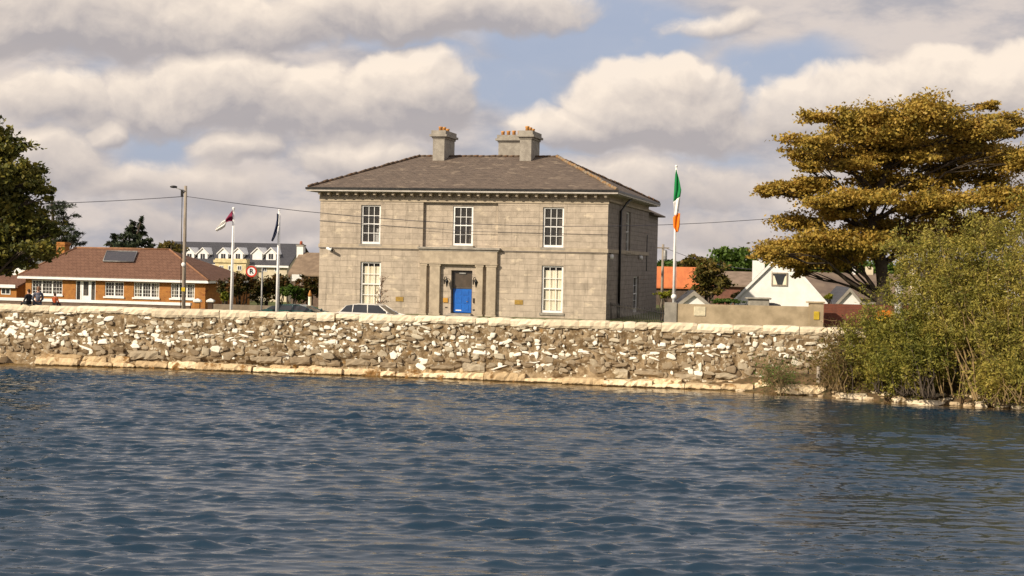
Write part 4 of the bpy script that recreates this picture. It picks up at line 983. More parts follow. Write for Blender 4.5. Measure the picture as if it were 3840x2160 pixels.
# utility pole with lamp and cables
PY = 77.0
pt, pb_ = atY(699, 697, PY), atY(688, 1160, PY)
up_ = empty('utility_pole', (pb_.x, PY, 1.7), 0, 'tall wooden utility pole with street lamp left of the flagpoles', 'utility pole')
hp = pt.z - 1.7
mb = MB(); mb.tube([(0, 0, -.3), (0, 0, hp * .5), (0, 0, hp)], [.11, .095, .075], 10); mb.build('pole', m_wood, up_)
mb = MB(); mb.tube([(.0, -.1, hp - .28), (-.25, -.12, hp - .2), (-.52, -.14, hp - .1)], .025, 6); arm = mb.build('lamp_arm', m_steel, up_)
mb = MB(); mb.ball((-.60, -.14, hp - .07), (.20, .09, .07), 10, 6); mb.build('lamp_head', m_black, up_)
mb = MB(); mb.tube([(-.17, -.02, hp - .5), (-.17, -.02, hp - 3.0), (-.14, -.02, .3)], .022, 5); mb.build('cable_conduit', m_black, up_)
mb = MB(); mb.tube([(-.2, -.02, hp - .35), (.0, -.02, hp - .35)], .05, 6); mb.box(-.24, -.12, -.07, .03, hp - .55, hp - .2); mb.build('cable_bracket', m_black, up_)
z = atY(691, 992, PY).z - 1.7; mb = MB(); mb.ball((-.02, -.13, z), (.11, .06, .12), 10, 6); mb.build('white_box', m_white, up_)
z = atY(690, 1085, PY).z - 1.7; mb = MB(); mb.box(-.09, .09, -.16, -.12, z - .1, z + .1); mb.build('yellow_marker', M('yellow_marker', (.75, .55, .04)), up_)
def cable(pts, r, label, name='overhead_cable', sag=.25):
    P_ = [Vector(p) for p in pts]; path = []
    for a, b in zip(P_[:-1], P_[1:]):
        for k in range(12): f = k / 12; path.append(a.lerp(b, f) - Vector((0, 0, sag * 4 * f * (1 - f))))
    path.append(P_[-1]); mb = MB(); mb.tube(path, r, 5); tag(mb.build(name, m_cable), label, 'cable', 'overhead cables')
m_cable = M('cable_sheath', (.045, .045, .06), (.06, .06, .08), .6)
cable([atY(-300, 768, 82), atY(688, 737, PY)], .02, 'thin cable running left from the utility pole to the dark tree', sag=.15)
cable([atY(700, 737, PY), atY(3020, 808, 86.5)], .017, 'long cable crossing in front of the stone house to the autumn tree', sag=1.05)
cable([atY(2500, 932, 120), atY(2960, 1010, 112)], .02, 'faint thin cable from the small far pole toward the white gable', sag=.6)
# cable clipped to the facade
mb = MB(); q = [(-.02, HZ(1200, 827)), (HX(1449), HZ(1449, 846)), (HX(1770), HZ(1770, 868)), (W, HZ(2265, 880))]
mb.tube([(a, -.05, z_) for a, z_ in q], .013, 5); mb.build('facade_cable', m_cable, house)
mb = MB(); mb.tube([(-.02, -.085, ZS - .07), (HX(1566), -.085, ZS - .075)], .02, 5); mb.build('facade_cable', m_cable, house)
mb = MB(); mb.tube([(HX(1880), -.085, ZS - .07), (W, -.085, ZS - .075)], .02, 5); mb.build('facade_cable', m_cable, house)
p = atY(2487, 916, 120); pbz = 1.4; e = empty('utility_pole', (p.x, 120, pbz), 0, 'small distant utility pole with transformer can behind the orange roof', 'utility pole'); h = p.z - pbz
mb = MB(); mb.tube([(0, 0, -.2), (0, 0, h)], [.14, .1], 8); mb.build('pole', m_wood, e); mb = MB(); mb.lathe((.17, 0, h - 1.3), [(.16, 0), (.17, .1), (.17, .75), (.1, .85)], 10); mb.build('transformer', m_steel, e); mb = MB(); mb.box(-.5, .5, -.12, -.05, h - .35, h - .25); mb.build('crossarm', m_wood, e)

# flagpoles
def flagpole(px, ytop, xb, yb, Y, r0, r1, z0, label, top='ball', base=None):
    t_ = atY(px, ytop, Y); b_ = atY(xb, yb, Y); e = empty('flagpole', (b_.x, Y, z0), 0, label, 'flagpole', 'white flagpoles'); h = t_.z - z0; dx = (t_.x - b_.x)
    mb = MB(); mb.tube([(0, 0, -.1), (dx * .5, 0, h * .5), (dx, 0, h)], [r0, (r0 + r1) / 2, r1], 12); mb.build('pole', m_white, e)
    mb = MB(); mb.ball((dx, 0, h + .05), .075 if top == 'ball' else .05); mb.build('finial', m_white, e)
    mb = MB(); mb.tube([(r0 + .03, -.03, .8), (dx + r1 + .03, -.03, h - .1)], .008, 4); mb.build('halyard', m_white, e)
    if base: mb = MB(); mb.ball((0, 0, base), .155); mb.build('base_ball', m_white, e)
    mb = MB(); mb.lathe((0, 0, -.1), [(.2, 0), (.2, .08), (r0 + .02, .16)], 10); mb.build('base_plate', m_steel, e)
    return e
flagpole(876, 785, 866, 1155, 78, .08, .045, 1.75, 'white flagpole flying the maroon and white flag', 'ball')
flagpole(1047, 792, 1038, 1158, 79, .085, .05, 1.75, 'white flagpole with the limp dark blue flag', 'cap')
zfp = atY(2527, 1138, 79).z
flagpole(2536, 627, 2527, 1120, 79, .085, .045, zfp - .05, 'tall white flagpole carrying the tricolour right of the house', 'ball', atY(2527, 1113, 79).z - zfp + .05)
e_ = atY(2527, 1138, 79); mb = MB(); mb.frus((-.3, .3, -.3, .3), 1.6, (-.2, .2, -.2, .2), zfp - .06); o = mb.build('flagpole_plinth', m_conc); o.location = (e_.x, 79, 0); tag(o, 'concrete plinth under the tall tricolour flagpole', 'plinth')
def flag(rows, Y, bands, label, wav=.12, ns=8):
    """rows: list of (left px, left py, right px, right py) down the flag; bands: list of (first row, last row, material)"""
    e = empty('flag', atY(rows[0][0], rows[0][1], Y), 0, label, 'flag', 'flags')
    o0 = Vector(e.location); grid = []
    R = []
    for i in range((len(rows) - 1) * 4 + 1):
        f = i / 4; k = min(int(f), len(rows) - 2); t = f - k; a, b = rows[k], rows[k + 1]; R.append([a[j] + (b[j] - a[j]) * t for j in range(4)])
    for i, r in enumerate(R):
        row = []
        for j in range(ns + 1):
            f = j / ns; p = atY(r[0] + (r[2] - r[0]) * f, r[1] + (r[3] - r[1]) * f, Y); p.y += wav * math.sin(f * 9 + i * .35) * (.3 + f); row.append(p - o0)
        grid.append(row)
    for (a, b, mt, nm) in bands:
        mb = MB(); vs = []; n = ns + 1
        rr = grid[int(a * 4):int(b * 4) + 1]
        for row in rr: vs += row
        fs = [(i * n + j, i * n + j + 1, (i + 1) * n + j + 1, (i + 1) * n + j) for i in range(len(rr) - 1) for j in range(ns)]
        mb.add(vs, fs, True); o = mb.build(nm, mt, e); sd = o.modifiers.new('thick', 'SOLIDIFY'); sd.thickness = .012
def cloth(n, c): return M(n, c, tuple(x * .85 for x in c), .8, 2)
m_mar, m_wf, m_grn, m_org, m_navy = cloth('maroon_cloth', (.22, .02, .06)), cloth('white_cloth', (.82, .80, .76)), cloth('green_cloth', (.01, .22, .06)), cloth('orange_cloth', (.85, .22, .01)), cloth('navy_cloth', (.035, .045, .09))
flag([(872, 787, 873, 830), (861, 801, 862, 830), (846, 824, 850, 834), (832, 832, 842, 850), (820, 846, 824, 862), (808, 858, 811, 869)], 77.9, [(0, 2, m_mar, 'hoist_half'), (2, 5, m_wf, 'fly_half')], 'maroon and white flag drooping to the left of its pole')
flag([(1038, 800, 1045, 803), (1037, 825, 1044, 850), (1033, 850, 1040, 870), (1025, 880, 1032, 885), (1017, 902, 1021, 905)], 78.8, [(0, 4, m_navy, 'cloth')], 'limp dark blue flag hanging against its white pole')
flag([(2534, 636, 2537, 638), (2530, 675, 2546, 672), (2528, 715, 2554, 712), (2525, 757, 2551, 736), (2527, 785, 2547, 775), (2528, 811, 2545, 800), (2524, 816, 2550, 800), (2525, 850, 2548, 848), (2536, 872, 2544, 868)], 78.75, [(0, 3, m_grn, 'green_band'), (3, 5, m_wf, 'white_band'), (5, 8, m_org, 'orange_band')], 'green white and orange tricolour hanging limp on its pole', wav=.07)

# no-entry style round sign with the letter R on a grey post
sp1 = atY(984, 1003, 77.5); sg = empty('road_sign', (sp1.x, 77.5, 1.75), 0, 'round red ringed sign with black letter R on grey post', 'sign')
h = sp1.z - 1.75; sc_ = atY(942, 1018, 77.4); dx = sc_.x - sp1.x; dz = sc_.z - 1.75
mb = MB(); mb.tube([(-.02, 0, -.1), (0, 0, h)], .045, 8); mb.build('post', m_steel, sg)
mb = MB(); mb.tube([(0, 0, dz), (dx, -.02, dz)], .025, 6); mb.tube([(0, 0, dz + .2), (dx, -.02, dz + .2)], .02, 6); mb.build('bracket', m_steel, sg)
def disc(mb, x, y, z, r0, r1, n=28):
    vs = []; 
    for k in range(n): w_ = 2 * math.pi * k / n; vs += [(x + r0 * math.cos(w_), y, z + r0 * math.sin(w_)), (x + r1 * math.cos(w_), y, z + r1 * math.sin(w_))]
    mb.add(vs, [(2 * k, 2 * k + 1, (2 * k + 3) % (2 * n), (2 * k + 2) % (2 * n)) for k in range(n)])
mb = MB(); mb.tube([(dx, -.045, dz), (dx, -.03, dz)], .295, 28, smooth=False); pl = mb.build('sign_face', m_white, sg)
mb = MB(); disc(mb, dx, -.05, dz, .215, .298); mb.build('red_ring', M('sign_red', (.62, .04, .02), None, .5), pl)
cu = bpy.data.curves.new('letter', 'FONT'); cu.body = 'R'; cu.size = .36; cu.align_x = 'CENTER'; cu.align_y = 'CENTER'; cu.offset = .012
to = bpy.data.objects.new('t', cu); C.objects.link(to); dg = bpy.context.evaluated_depsgraph_get(); me = bpy.data.meshes.new_from_object(to.evaluated_get(dg)); bpy.data.objects.remove(to)
me.materials.clear(); me.materials.append(m_black); lt = bpy.data.objects.new('letter', me); C.objects.link(lt); lt.parent = pl; lt.location = (dx, -.052, dz); lt.rotation_euler = (math.pi / 2, 0, 0)

# ------------------------------------------------------------------ cars
def make_car(px, Y, zr, rz, paint, label, h=1.46, L=4.2, flip=False):
    p = atY(px, 1150, Y); e = empty('parked_car', (p.x, Y, zr), rz, label, 'car', 'parked cars behind the quay wall')
    s = -1 if flip else 1; wd = .86
    def prof(pts, y): return [(s * x, y, z) for x, z in pts]
    low = [(-2.1, .32), (2.05, .30), (2.14, .55), (2.05, .74), (1.15, .93), (-1.75, .98), (-2.08, .9), (-2.15, .6)]
    mb = MB(); a = prof(low, -wd); b = prof(low, wd); n = len(low); mb.add(a + b, [tuple(range(n)), tuple(range(2 * n - 1, n - 1, -1))] + [(i, (i + 1) % n, n + (i + 1) % n, n + i) for i in range(n)])
    mb.build('body', paint, e, bevel=.05)
    cab = [(-1.72, .99), (1.1, .94), (.42, h - .07), (.15, h - .01), (-.75, h), (-1.35, h - .1)]; tw = .62
    def cp(y0, y1): return [(s * x, y0 + (y1 - y0) * ((z - .94) / (h - .94)), z) for x, z in cab]
    a, b = cp(-wd + .03, -tw), cp(wd - .03, tw); n = len(cab)
    mb = MB(); mb.add(a + b, [tuple(range(n)), tuple(range(2 * n - 1, n - 1, -1))] + [(i, (i + 1) % n, n + (i + 1) % n, n + i) for i in range(n)]); mb.build('windows', m_dglass, e)
    mb = MB()      # roof skin, pillars
    rp = [(.44, h - .075), (.15, h + .006), (-.75, h + .016), (-1.37, h - .09)]
    for (x0, z0), (x1, z1) in zip(rp[:-1], rp[1:]):
        mb.add([(s * x0, -tw - .02, z0), (s * x1, -tw - .02, z1), (s * x1, tw + .02, z1), (s * x0, tw + .02, z0), (s * x0, -tw - .02, z0 - .05), (s * x1, -tw - .02, z1 - .05), (s * x1, tw + .02, z1 - .05), (s * x0, tw + .02, z0 - .05)], [(0, 1, 2, 3), (4, 7, 6, 5), (0, 4, 5, 1), (2, 6, 7, 3), (1, 5, 6, 2), (3, 7, 4, 0)])
    mb.build('roof', paint, e)
    for yy, (yb0, yt) in ((-1, (-wd + .02, -tw - .005)), (1, (wd - .02, tw + .005))):
        for (xb_, zb_, xt, zt2) in ((1.12, .93, .42, h - .08), (-.15, .95, -.22, h - .02), (-1.75, .97, -1.37, h - .1), (-1.0, .96, -1.0, h - .03)):
            mb = MB(); mb.tube([(s * xb_, yb0, zb_), (s * xt, yt, zt2)], .032, 6); mb.build('pillar', paint, e)
        for x in (-1.35, 1.32):
            mb = MB(); mb.tube([(s * x, yy * (wd - .2), .32), (s * x, yy * (wd + .01), .32)], .32, 20); wl = mb.build('wheel', M_tyre, e)
            mb = MB(); mb.tube([(s * x, yy * (wd - .1), .32), (s * x, yy * (wd + .02), .32)], .19, 14); mb.build('rim', m_steel, wl)
        mb = MB(); mb.ball((s * .95, yy * (wd + .08), 1.02), (.07, .11, .07), 8, 6); mb.build('wing_mirror', paint, e)
        mb = MB(); mb.ball((s * 2.03, yy * .6, .62), (.09, .16, .08), 8, 6); mb.build('headlight', m_white, e)
    return e
M_tyre = M('tyre_rubber', (.015, .015, .015), None, .9)
def paint(n, c): 
    m, t, b = base_mat(n, .3, .6); b.inputs['Base Color'].default_value = (*c, 1); b.inputs['Coat Weight'].default_value = .6; return m
make_car(1405, 79, 1.72, -math.radians(10), paint('silver_paint', (.75, .72, .66)), 'light silver car parked below the lower left window of the house', h=1.47)
make_car(1125, 81, 1.70, -math.radians(9), paint('dark_teal_paint', (.012, .065, .065)), 'dark teal car parked at the left corner of the house', h=1.30)
make_car(2890, 84, 1.85, -math.radians(4), paint('charcoal_paint', (.04, .042, .045)), 'charcoal car roof showing above the rendered wall before the white gable', h=1.75)

# beige planter with greenery behind the rendered wall is added with the plants
P = frame(2811, 1130, 81, 0, 1.7); r = prect(P, 2811, 2885, 1116, 1160)
mb = MB(); mb.box(r[0], r[1], 0, .6, -.2, r[3] - .1); mb.box(r[0] - .15, r[1] + .1, -.1, .7, r[3] - .098, r[3]); o = mb.build('stone_planter', m_conc, None, bevel=.02); o.location = P.o; tag(o, 'pale flat topped stone plinth beside the charcoal car', 'plinth')
# grit bin and concrete post by the bush
p = atY(3317, 1195, 74.5); e = empty('grit_bin', (p.x, 74.5, 2.35), math.radians(12), 'yellow bin with orange lid half hidden in the shoreline bush', 'bin')
hb = p.z - 2.35
mb = MB(); mb.frus((-.34, .34, -.25, .25), -.4, (-.42, .42, -.32, .32), hb + .1); mb.build('bin_body', M('bin_yellow', (.75, .50, .04), None, .5), e, bevel=.03)
mb = MB(); mb.frus((-.44, .44, -.34, .34), hb + .102, (-.25, .25, -.2, .2), hb + .42); mb.build('bin_lid', M('bin_orange', (.75, .24, .02), None, .5), e, bevel=.03)
p = atY(3372, 1056, 73.5); mb = MB(); mb.frus((-.17, .17, -.17, .17), 1.6, (-.15, .15, -.15, .15), p.z - .12); mb.frus((-.2, .2, -.2, .2), p.z - .118, (-.16, .16, -.16, .16), p.z); o = mb.build('concrete_post', M('pale_concrete', (.55, .53, .48), (.36, .34, .3), .9, 2.5)); o.location = (p.x, 73.5, 0); tag(o, 'tall pale concrete post among the shoreline bush branches', 'post')
p = atY(3067, 1450, 64.9); mb = MB(); mb.tube([(p.x, p.y, -.2), (p.x + .03, p.y, .5), (p.x + .01, p.y, 1.25)], [.11, .10, .085], 8); tag(mb.build('mooring_post', m_wood), 'short weathered timber post at the waterline left of the bush', 'post')

# ------------------------------------------------------------------ plants
L_aut = leaf_mat('autumn_leaves', [(.11, .10, .025), (.27, .21, .04), (.41, .28, .05), (.49, .33, .07), (.38, .19, .045)], trans=.3)
L_dark = leaf_mat('dark_leaves', [(.03, .04, .012), (.08, .09, .02), (.19, .17, .03), (.34, .26, .05)], trans=.2)
L_con = leaf_mat('conifer_needles', [(.018, .03, .018), (.035, .05, .025), (.07, .085, .035)], trans=.1)
L_wil = leaf_mat('willow_leaves', [(.06, .075, .014), (.20, .19, .035), (.38, .32, .065), (.50, .38, .09)], trans=.35)
L_grn = leaf_mat('green_leaves', [(.03, .06, .01), (.07, .12, .018), (.13, .20, .03)], trans=.3)
L_olv = leaf_mat('olive_leaves', [(.03, .035, .008), (.09, .085, .018), (.16, .12, .025), (.20, .10, .03)], trans=.25)
L_red = leaf_mat('rusty_hedge_leaves', [(.02, .03, .008), (.05, .06, .012), (.10, .055, .015), (.20, .075, .02)], trans=.2)
L_lime = leaf_mat('yellow_green_leaves', [(.08, .10, .01), (.20, .21, .02), (.38, .32, .03)], trans=.3)
m_stem = M('pale_willow_stem', (.25, .17, .075), (.12, .085, .04), .85, 4)
def leaf_quads(name, P, size, asp, mat, parent, up=.6, jit=.45):
    n = len(P); r = np.random.RandomState(len(P) % 9973 + 3)
    N = r.normal(size=(n, 3)); N[:, 2] = np.abs(N[:, 2]) + up; N /= np.linalg.norm(N, axis=1)[:, None]
    T = np.cross(N, r.normal(size=(n, 3))); T /= np.linalg.norm(T, axis=1)[:, None]; B = np.cross(N, T)
    s = size * (1 - jit + 2 * jit * r.rand(n))[:, None]
    V = np.stack([P + T * s, P + B * s * asp, P - T * s, P - B * s * asp], 1).reshape(-1, 3)
    F = np.arange(4 * n).reshape(n, 4)
    return npmesh(name, V, F, mat, parent)
def cloud(c, rad, n, ns=None, sub=.33, seed=0, shell=.55):
    """leaf positions grouped in small sprays inside an ellipsoid with an uneven outline"""
    r = np.random.RandomState(seed); rad = np.array(rad); ns = ns or max(6, n // 45)
    d = r.normal(size=(ns, 3)); d /= np.linalg.norm(d, axis=1)[:, None]; rr = (shell + (1 - shell) * r.rand(ns)) * (.82 + .33 * r.rand(ns))
    S = d * rr[:, None] * rad
    k = r.randint(0, ns, n); sz = sub * (.6 + .8 * r.rand(ns))
    off = r.normal(size=(n, 3)) * sz[k][:, None] * np.minimum(rad, rad.mean() * 1.0) * np.array([.75, .75, .5])
    return np.array(c)[None, :] + S[k] + off
def limb(mb, a, b, r0, r1, seed=0, sagk=.12, n=6, segs=6):
    r = random.Random(seed); a, b = Vector(a), Vector(b); L = (b - a).length; pts = []
    for i in range(segs + 1):
        f = i / segs; p = a.lerp(b, f); p.z += sagk * L * math.sin(f * math.pi) * (1 if r.random() > .2 else .5)
        if 0 < i < segs: p += Vector((r.uniform(-1, 1), r.uniform(-1, 1), r.uniform(-1, 1))) * L * .035
        pts.append(p)
    mb.tube(pts, [r0 + (r1 - r0) * (i / segs) ** .8 for i in range(segs + 1)], n, caps=False); return pts
def pads_tree(name, base, trunk, pads, leafm, label, cat, leaf=.13, dens=260, asp=.6, bark=m_bark, tr=.34, group=None, twigs=7, sub=.33, up=.25, shell=.45, sag=.1):
    """trunk: list of points; pads: (centre Vector, (rx, ry, rz), density factor)"""
    o = empty(name, base, 0, label, cat, group); b0 = Vector(base)
    tp = [Vector(p) - b0 for p in trunk]; mb = MB(); n = len(tp); mb.tube(tp, [tr * (1 - .75 * i / (n - 1)) * (1.35 if i == 0 else 1) for i in range(n)], 10, caps=True)
    mb.build('trunk', bark, o)
    lb = MB(); P = []
    for i, (c, rad, df) in enumerate(pads):
        c = Vector(c) - b0
        zt_ = c.z - rad[2] * .3 - .35 * (Vector((c.x, c.y, 0)).length)
        k = min(range(1, n), key=lambda q: abs(tp[q].z - zt_)) if n > 1 else 0
        k = max(1, k); st = tp[k - 1].lerp(tp[k], .6)
        end = c - Vector((0, 0, rad[2] * .25))
        pts = limb(lb, st, end, tr * (.30 - .14 * k / n), .03, seed=i + len(name) * 7, sagk=sag)
        for t in range(twigs):
            r = random.Random(i * 31 + t); q = pts[min(len(pts) - 1, 3 + t % 4)]
            e_ = c + Vector((r.uniform(-1, 1) * rad[0], r.uniform(-1, 1) * rad[1], r.uniform(-.3, .6) * rad[2]))
            limb(lb, q, e_, .04, .012, seed=t * 7 + i, sagk=.05, n=4, segs=4)
        area = rad[0] * rad[1] + rad[0] * rad[2] + rad[1] * rad[2]
        P.append(cloud(c, rad, int(dens * area * df) + 60, seed=i * 13 + len(label), sub=sub, shell=shell))
    lb.build('branches', bark, o)
    leaf_quads('crown', np.concatenate(P), leaf, asp, leafm, o, up=up); return o
def px_pads(lst, Y, depth=2.2, ky=.85, seed=0, hs=1.0):
    r = random.Random(seed); out = []
    for t in lst:
        x, y, w_, h_ = t[:4]; df = t[4] if len(t) > 4 else 1.0; yy = Y + (t[5] if len(t) > 5 else r.uniform(-depth, depth))
        k = yy / FPX; out.append((atY(x, y, yy), (w_ * k, max(w_ * k * ky, .5), h_ * k * hs), df))
    return out

# big autumn tree on the right
AY = 84.0
lst = [(3242, 439, 124, 40), (3462, 422, 146, 50), (3701, 399, 46, 16, 1.2), (3655, 479, 125, 32), (3040, 536, 118, 26), (3308, 510, 185, 40), (3109, 585, 130, 36), (3374, 575, 190, 42), (3683, 585, 170, 42),
       (3190, 622, 100, 20, .8), (2975, 705, 130, 26), (3060, 690, 90, 26), (3220, 744, 180, 26), (3550, 748, 146, 30), (3760, 740, 110, 40), (2995, 832, 110, 30, .8), (3286, 845, 130, 26), (3460, 797, 100, 22, .8),
       (2960, 925, 130, 30), (3090, 900, 120, 34), (3240, 907, 150, 36), (3560, 870, 150, 50), (2985, 975, 95, 26), (3120, 955, 110, 34), (2996, 1018, 34, 20), (2890, 945, 80, 28), (3000, 975, 100, 26), (3120, 990, 90, 22), (3200, 955, 100, 34), (3030, 620, 60, 20), (2880, 715, 50, 22), (3840, 600, 80, 44), (3880, 760, 90, 60), (3900, 480, 60, 30),
       (3440, 690, 180, 30, .6, 1.5), (3300, 660, 120, 28, .6, 1.0), (3705, 668, 90, 36, .7, 2.5), (3130, 800, 90, 26, .3, 2.5), (3560, 640, 130, 30, .6, 2.5), (3400, 470, 160, 40, .8, 3), (3200, 500, 120, 36, .8, 3), (3420, 900, 140, 50, .8, 2.0), (3700, 860, 120, 60, .8, 1)]
tb = atY(3318, 1085, AY); tb.z = 1.7
trunk = [tb, atY(3312, 1060, AY), atY(3300, 960, AY), atY(3275, 880, AY), atY(3268, 800, AY), atY(3300, 700, AY), atY(3345, 600, AY + .3), atY(3360, 500, AY), atY(3380, 430, AY)]
_r5 = random.Random(5)
for i in range(20): lst.append((_r5.uniform(2960, 3860), _r5.uniform(440, 910), _r5.uniform(50, 110), _r5.uniform(16, 28), .8, _r5.uniform(-2, 3)))
pads_tree('autumn_tree', tb, trunk, px_pads(lst, AY, 2.4, .9, 4, 1.35), L_aut, 'large spreading tree with golden brown foliage in flat layers', 'tree', leaf=.10, dens=820, tr=.40, twigs=8, sub=.30, shell=.1, up=.35)
# tall dark tree at the left edge
lst = [(-60, 480, 90, 70), (30, 560, 80, 55), (-110, 640, 120, 70), (70, 640, 80, 50), (135, 690, 64, 46), (20, 730, 110, 60), (90, 790, 100, 50), (165, 735, 36, 36), (20, 870, 120, 60), (150, 850, 80, 46), (205, 870, 40, 26), (130, 925, 84, 40), (30, 960, 60, 30), (170, 960, 34, 24), (-20, 1010, 40, 30), (-120, 850, 120, 80), (60, 830, 120, 80, .8, 2), (10, 680, 120, 80, .8, 2), (60, 930, 110, 60), (10, 1000, 50, 40), (110, 990, 40, 30, .7), (-60, 930, 90, 70)]
tb = atY(-70, 1100, 80); tb.z = 1.7
pads_tree('dark_broadleaf_tree', tb, [tb, atY(-66, 1000, 80), atY(-60, 850, 80), atY(-50, 700, 80), atY(-50, 560, 80)], px_pads(lst, 80, 1.8, .9, 2), L_dark, 'dense dark green tree at the left edge of the photo', 'tree', leaf=.13, dens=420, tr=.4, sub=.28, shell=.35)
# cypress behind it with feathery sprays
lst = [(210, 770, 60, 24), (245, 765, 40, 12), (250, 800, 46, 14), (215, 830, 60, 20), (250, 835, 36, 8), (230, 870, 60, 22), (275, 885, 44, 14), (300, 872, 30, 6), (290, 910, 34, 12), (225, 930, 50, 30), (200, 890, 60, 40), (255, 905, 60, 20)]
tb = atY(205, 1100, 121); tb.z = 1.2
pads_tree('cypress', tb, [tb, atY(205, 950, 121), atY(200, 850, 121), atY(195, 750, 121)], px_pads(lst, 121, 1.5, .8, 3), L_con, 'feathery cypress behind the bungalow chimney', 'tree', leaf=.20, asp=.16, dens=140, tr=.3, up=.2, sag=-.05, twigs=5)
# far conifer and round bush behind the bungalow
lst = [(531, 822, 5, 13), (528, 850, 14, 14), (498, 838, 10, 14), (510, 870, 34, 20), (490, 860, 16, 16), (525, 885, 34, 18), (485, 900, 46, 22), (535, 910, 34, 20), (430, 890, 16, 12), (440, 910, 40, 18), (410, 915, 20, 8), (500, 920, 60, 20), (560, 925, 24, 10)]
tb = atY(500, 1060, 135); tb.z = .9
pads_tree('conifer', tb, [tb, atY(500, 980, 135), atY(508, 900, 135), atY(528, 830, 135)], px_pads(lst, 135, 1.2, .9, 5), L_con, 'dark conifer with a thin leading shoot behind the bungalow ridge', 'tree', leaf=.24, asp=.35, dens=120, tr=.2, up=.2)
tb = atY(640, 1060, 150); tb.z = .8
pads_tree('round_tree', tb, [tb, atY(640, 980, 150), atY(642, 920, 150)], px_pads([(645, 925, 44, 26), (625, 935, 40, 24), (665, 935, 30, 20)], 150, 1, .9, 6), L_olv, 'pale rounded tree top beside the utility pole behind the bungalow', 'tree', leaf=.22, dens=90, tr=.2)
# right background trees
tb = atY(2740, 1100, 150); tb.z = 1.2
pads_tree('broad_green_tree', tb, [tb, atY(2740, 1060, 150), atY(2742, 1000, 150), atY(2745, 950, 150)], px_pads([(2745, 945, 55, 26), (2700, 965, 46, 26), (2785, 962, 46, 30), (2740, 985, 80, 36), (2690, 1000, 46, 26), (2800, 1000, 50, 34)], 150, 2, .9, 7), L_grn, 'broad bright green tree rising behind the white gable chimney', 'tree', leaf=.22, dens=110, tr=.3, shell=.6)
tb = atY(2590, 1080, 152); tb.z = 1.2
pads_tree('green_tree', tb, [tb, atY(2590, 1050, 152), atY(2592, 985, 152)], px_pads([(2600, 975, 34, 18), (2575, 990, 40, 18), (2630, 985, 36, 20)], 152, 1, .9, 8), L_olv, 'smaller olive green tree top behind the orange roof', 'tree', leaf=.22, dens=90, tr=.2, shell=.6)
tb = atY(2648, 1150, 92); tb.z = 1.75
pads_tree('round_garden_tree', tb, [tb, atY(2648, 1120, 92), atY(2655, 1080, 92), atY(2662, 1020, 92)], px_pads([(2655, 1000, 46, 34), (2690, 1020, 44, 40), (2630, 1040, 44, 38), (2665, 1050, 60, 44), (2705, 1065, 34, 40), (2640, 1085, 44, 30), (2680, 1095, 44, 26)], 92, .6, .9, 9), L_olv, 'round dark olive tree in front of the orange roofed shed', 'tree', leaf=.12, dens=300, tr=.14, shell=.5)
def shrub(name, c, rad, leafm, label, cat='shrub', leaf=.1, dens=200, group=None, n=5, seed=1):
    r = random.Random(seed); c = Vector(c); base = Vector((c.x, c.y, 1.6)); o = empty(name, base, 0, label, cat, group); mb = MB(); P = []
    for i in range(n):
        cc = c - base + Vector((r.uniform(-.6, .6) * rad[0], r.uniform(-.5, .5) * rad[1], r.uniform(-.35, .35) * rad[2]))
        limb(mb, (r.uniform(-.2, .2), 0, -.2), cc, .06, .02, seed=i, n=5)
        rr = [x * r.uniform(.45, .65) for x in rad]; P.append(cloud(cc, rr, int(dens * (rr[0] * rr[1] + rr[0] * rr[2] + rr[1] * rr[2])) + 50, seed=i + seed * 5, shell=.5, sub=.3))
    mb.build('stems', m_bark, o); leaf_quads('foliage', np.concatenate(P), leaf, .6, leafm, o); return o
def shrub_px(name, x, y, w_, h_, Y, *a, **k):
    return shrub(name, atY(x, y, Y), (w_ * Y / FPX, max(.6, w_ * Y / FPX * .6), h_ * Y / FPX), *a, **k)
shrub_px('hedge', 905, 1078, 66, 66, 100, L_red, 'rusty dark hedge shrub behind the left flagpole', seed=2, n=9, dens=330)
shrub_px('hedge', 985, 1085, 66, 62, 101, L_red, 'dark hedge shrub behind the round sign post', seed=3, n=9, dens=330)
shrub_px('hedge', 1050, 1062, 56, 52, 104, L_red, 'reddish hedge shrub behind the limp blue flag pole', seed=4, n=9, dens=330)
shrub_px('hedge', 1160, 1082, 60, 55, 104, L_red, 'dark hedge shrub at the corner of the stone house', seed=5, n=9, dens=330)
shrub_px('green_bush', 1098, 1095, 50, 40, 98.5, L_grn, 'yellow green bush in front of the rusty hedge', seed=6, n=8, dens=330)
shrub_px('yellow_bush', 850, 1112, 20, 26, 99, L_lime, 'small lime yellow bush beside the bungalow corner', seed=7, n=5, dens=330)
shrub_px('hedge', 850, 1075, 34, 36, 104, L_red, 'brown hedge shrub against the bungalow side', seed=8, n=6, dens=330)
shrub_px('gorse', 2490, 1103, 34, 18, 90.5, L_lime, 'yellow flowering bush under the small distant pole', seed=9, n=7, dens=330, leaf=.08)
shrub_px('gorse', 3108, 1112, 14, 18, 96, L_lime, 'small yellow bush at the right foot of the white gable', seed=10, n=4, dens=330, leaf=.08)
shrub_px('planter_greenery', 2735, 1130, 75, 12, 79, L_grn, 'low bright green plants along the top of the rendered wall', cat='plants', seed=11, n=9, dens=500, leaf=.06)
shrub_px('dark_shrub', 2800, 1100, 60, 26, 118, L_olv, 'dark shrub below the grey brown roof left of the white gable', seed=12, n=7)
shrub_px('dark_shrub', 3090, 1160, 40, 30, 90, L_olv, 'dark shrub between the white gable and the small garage', seed=13, n=7)
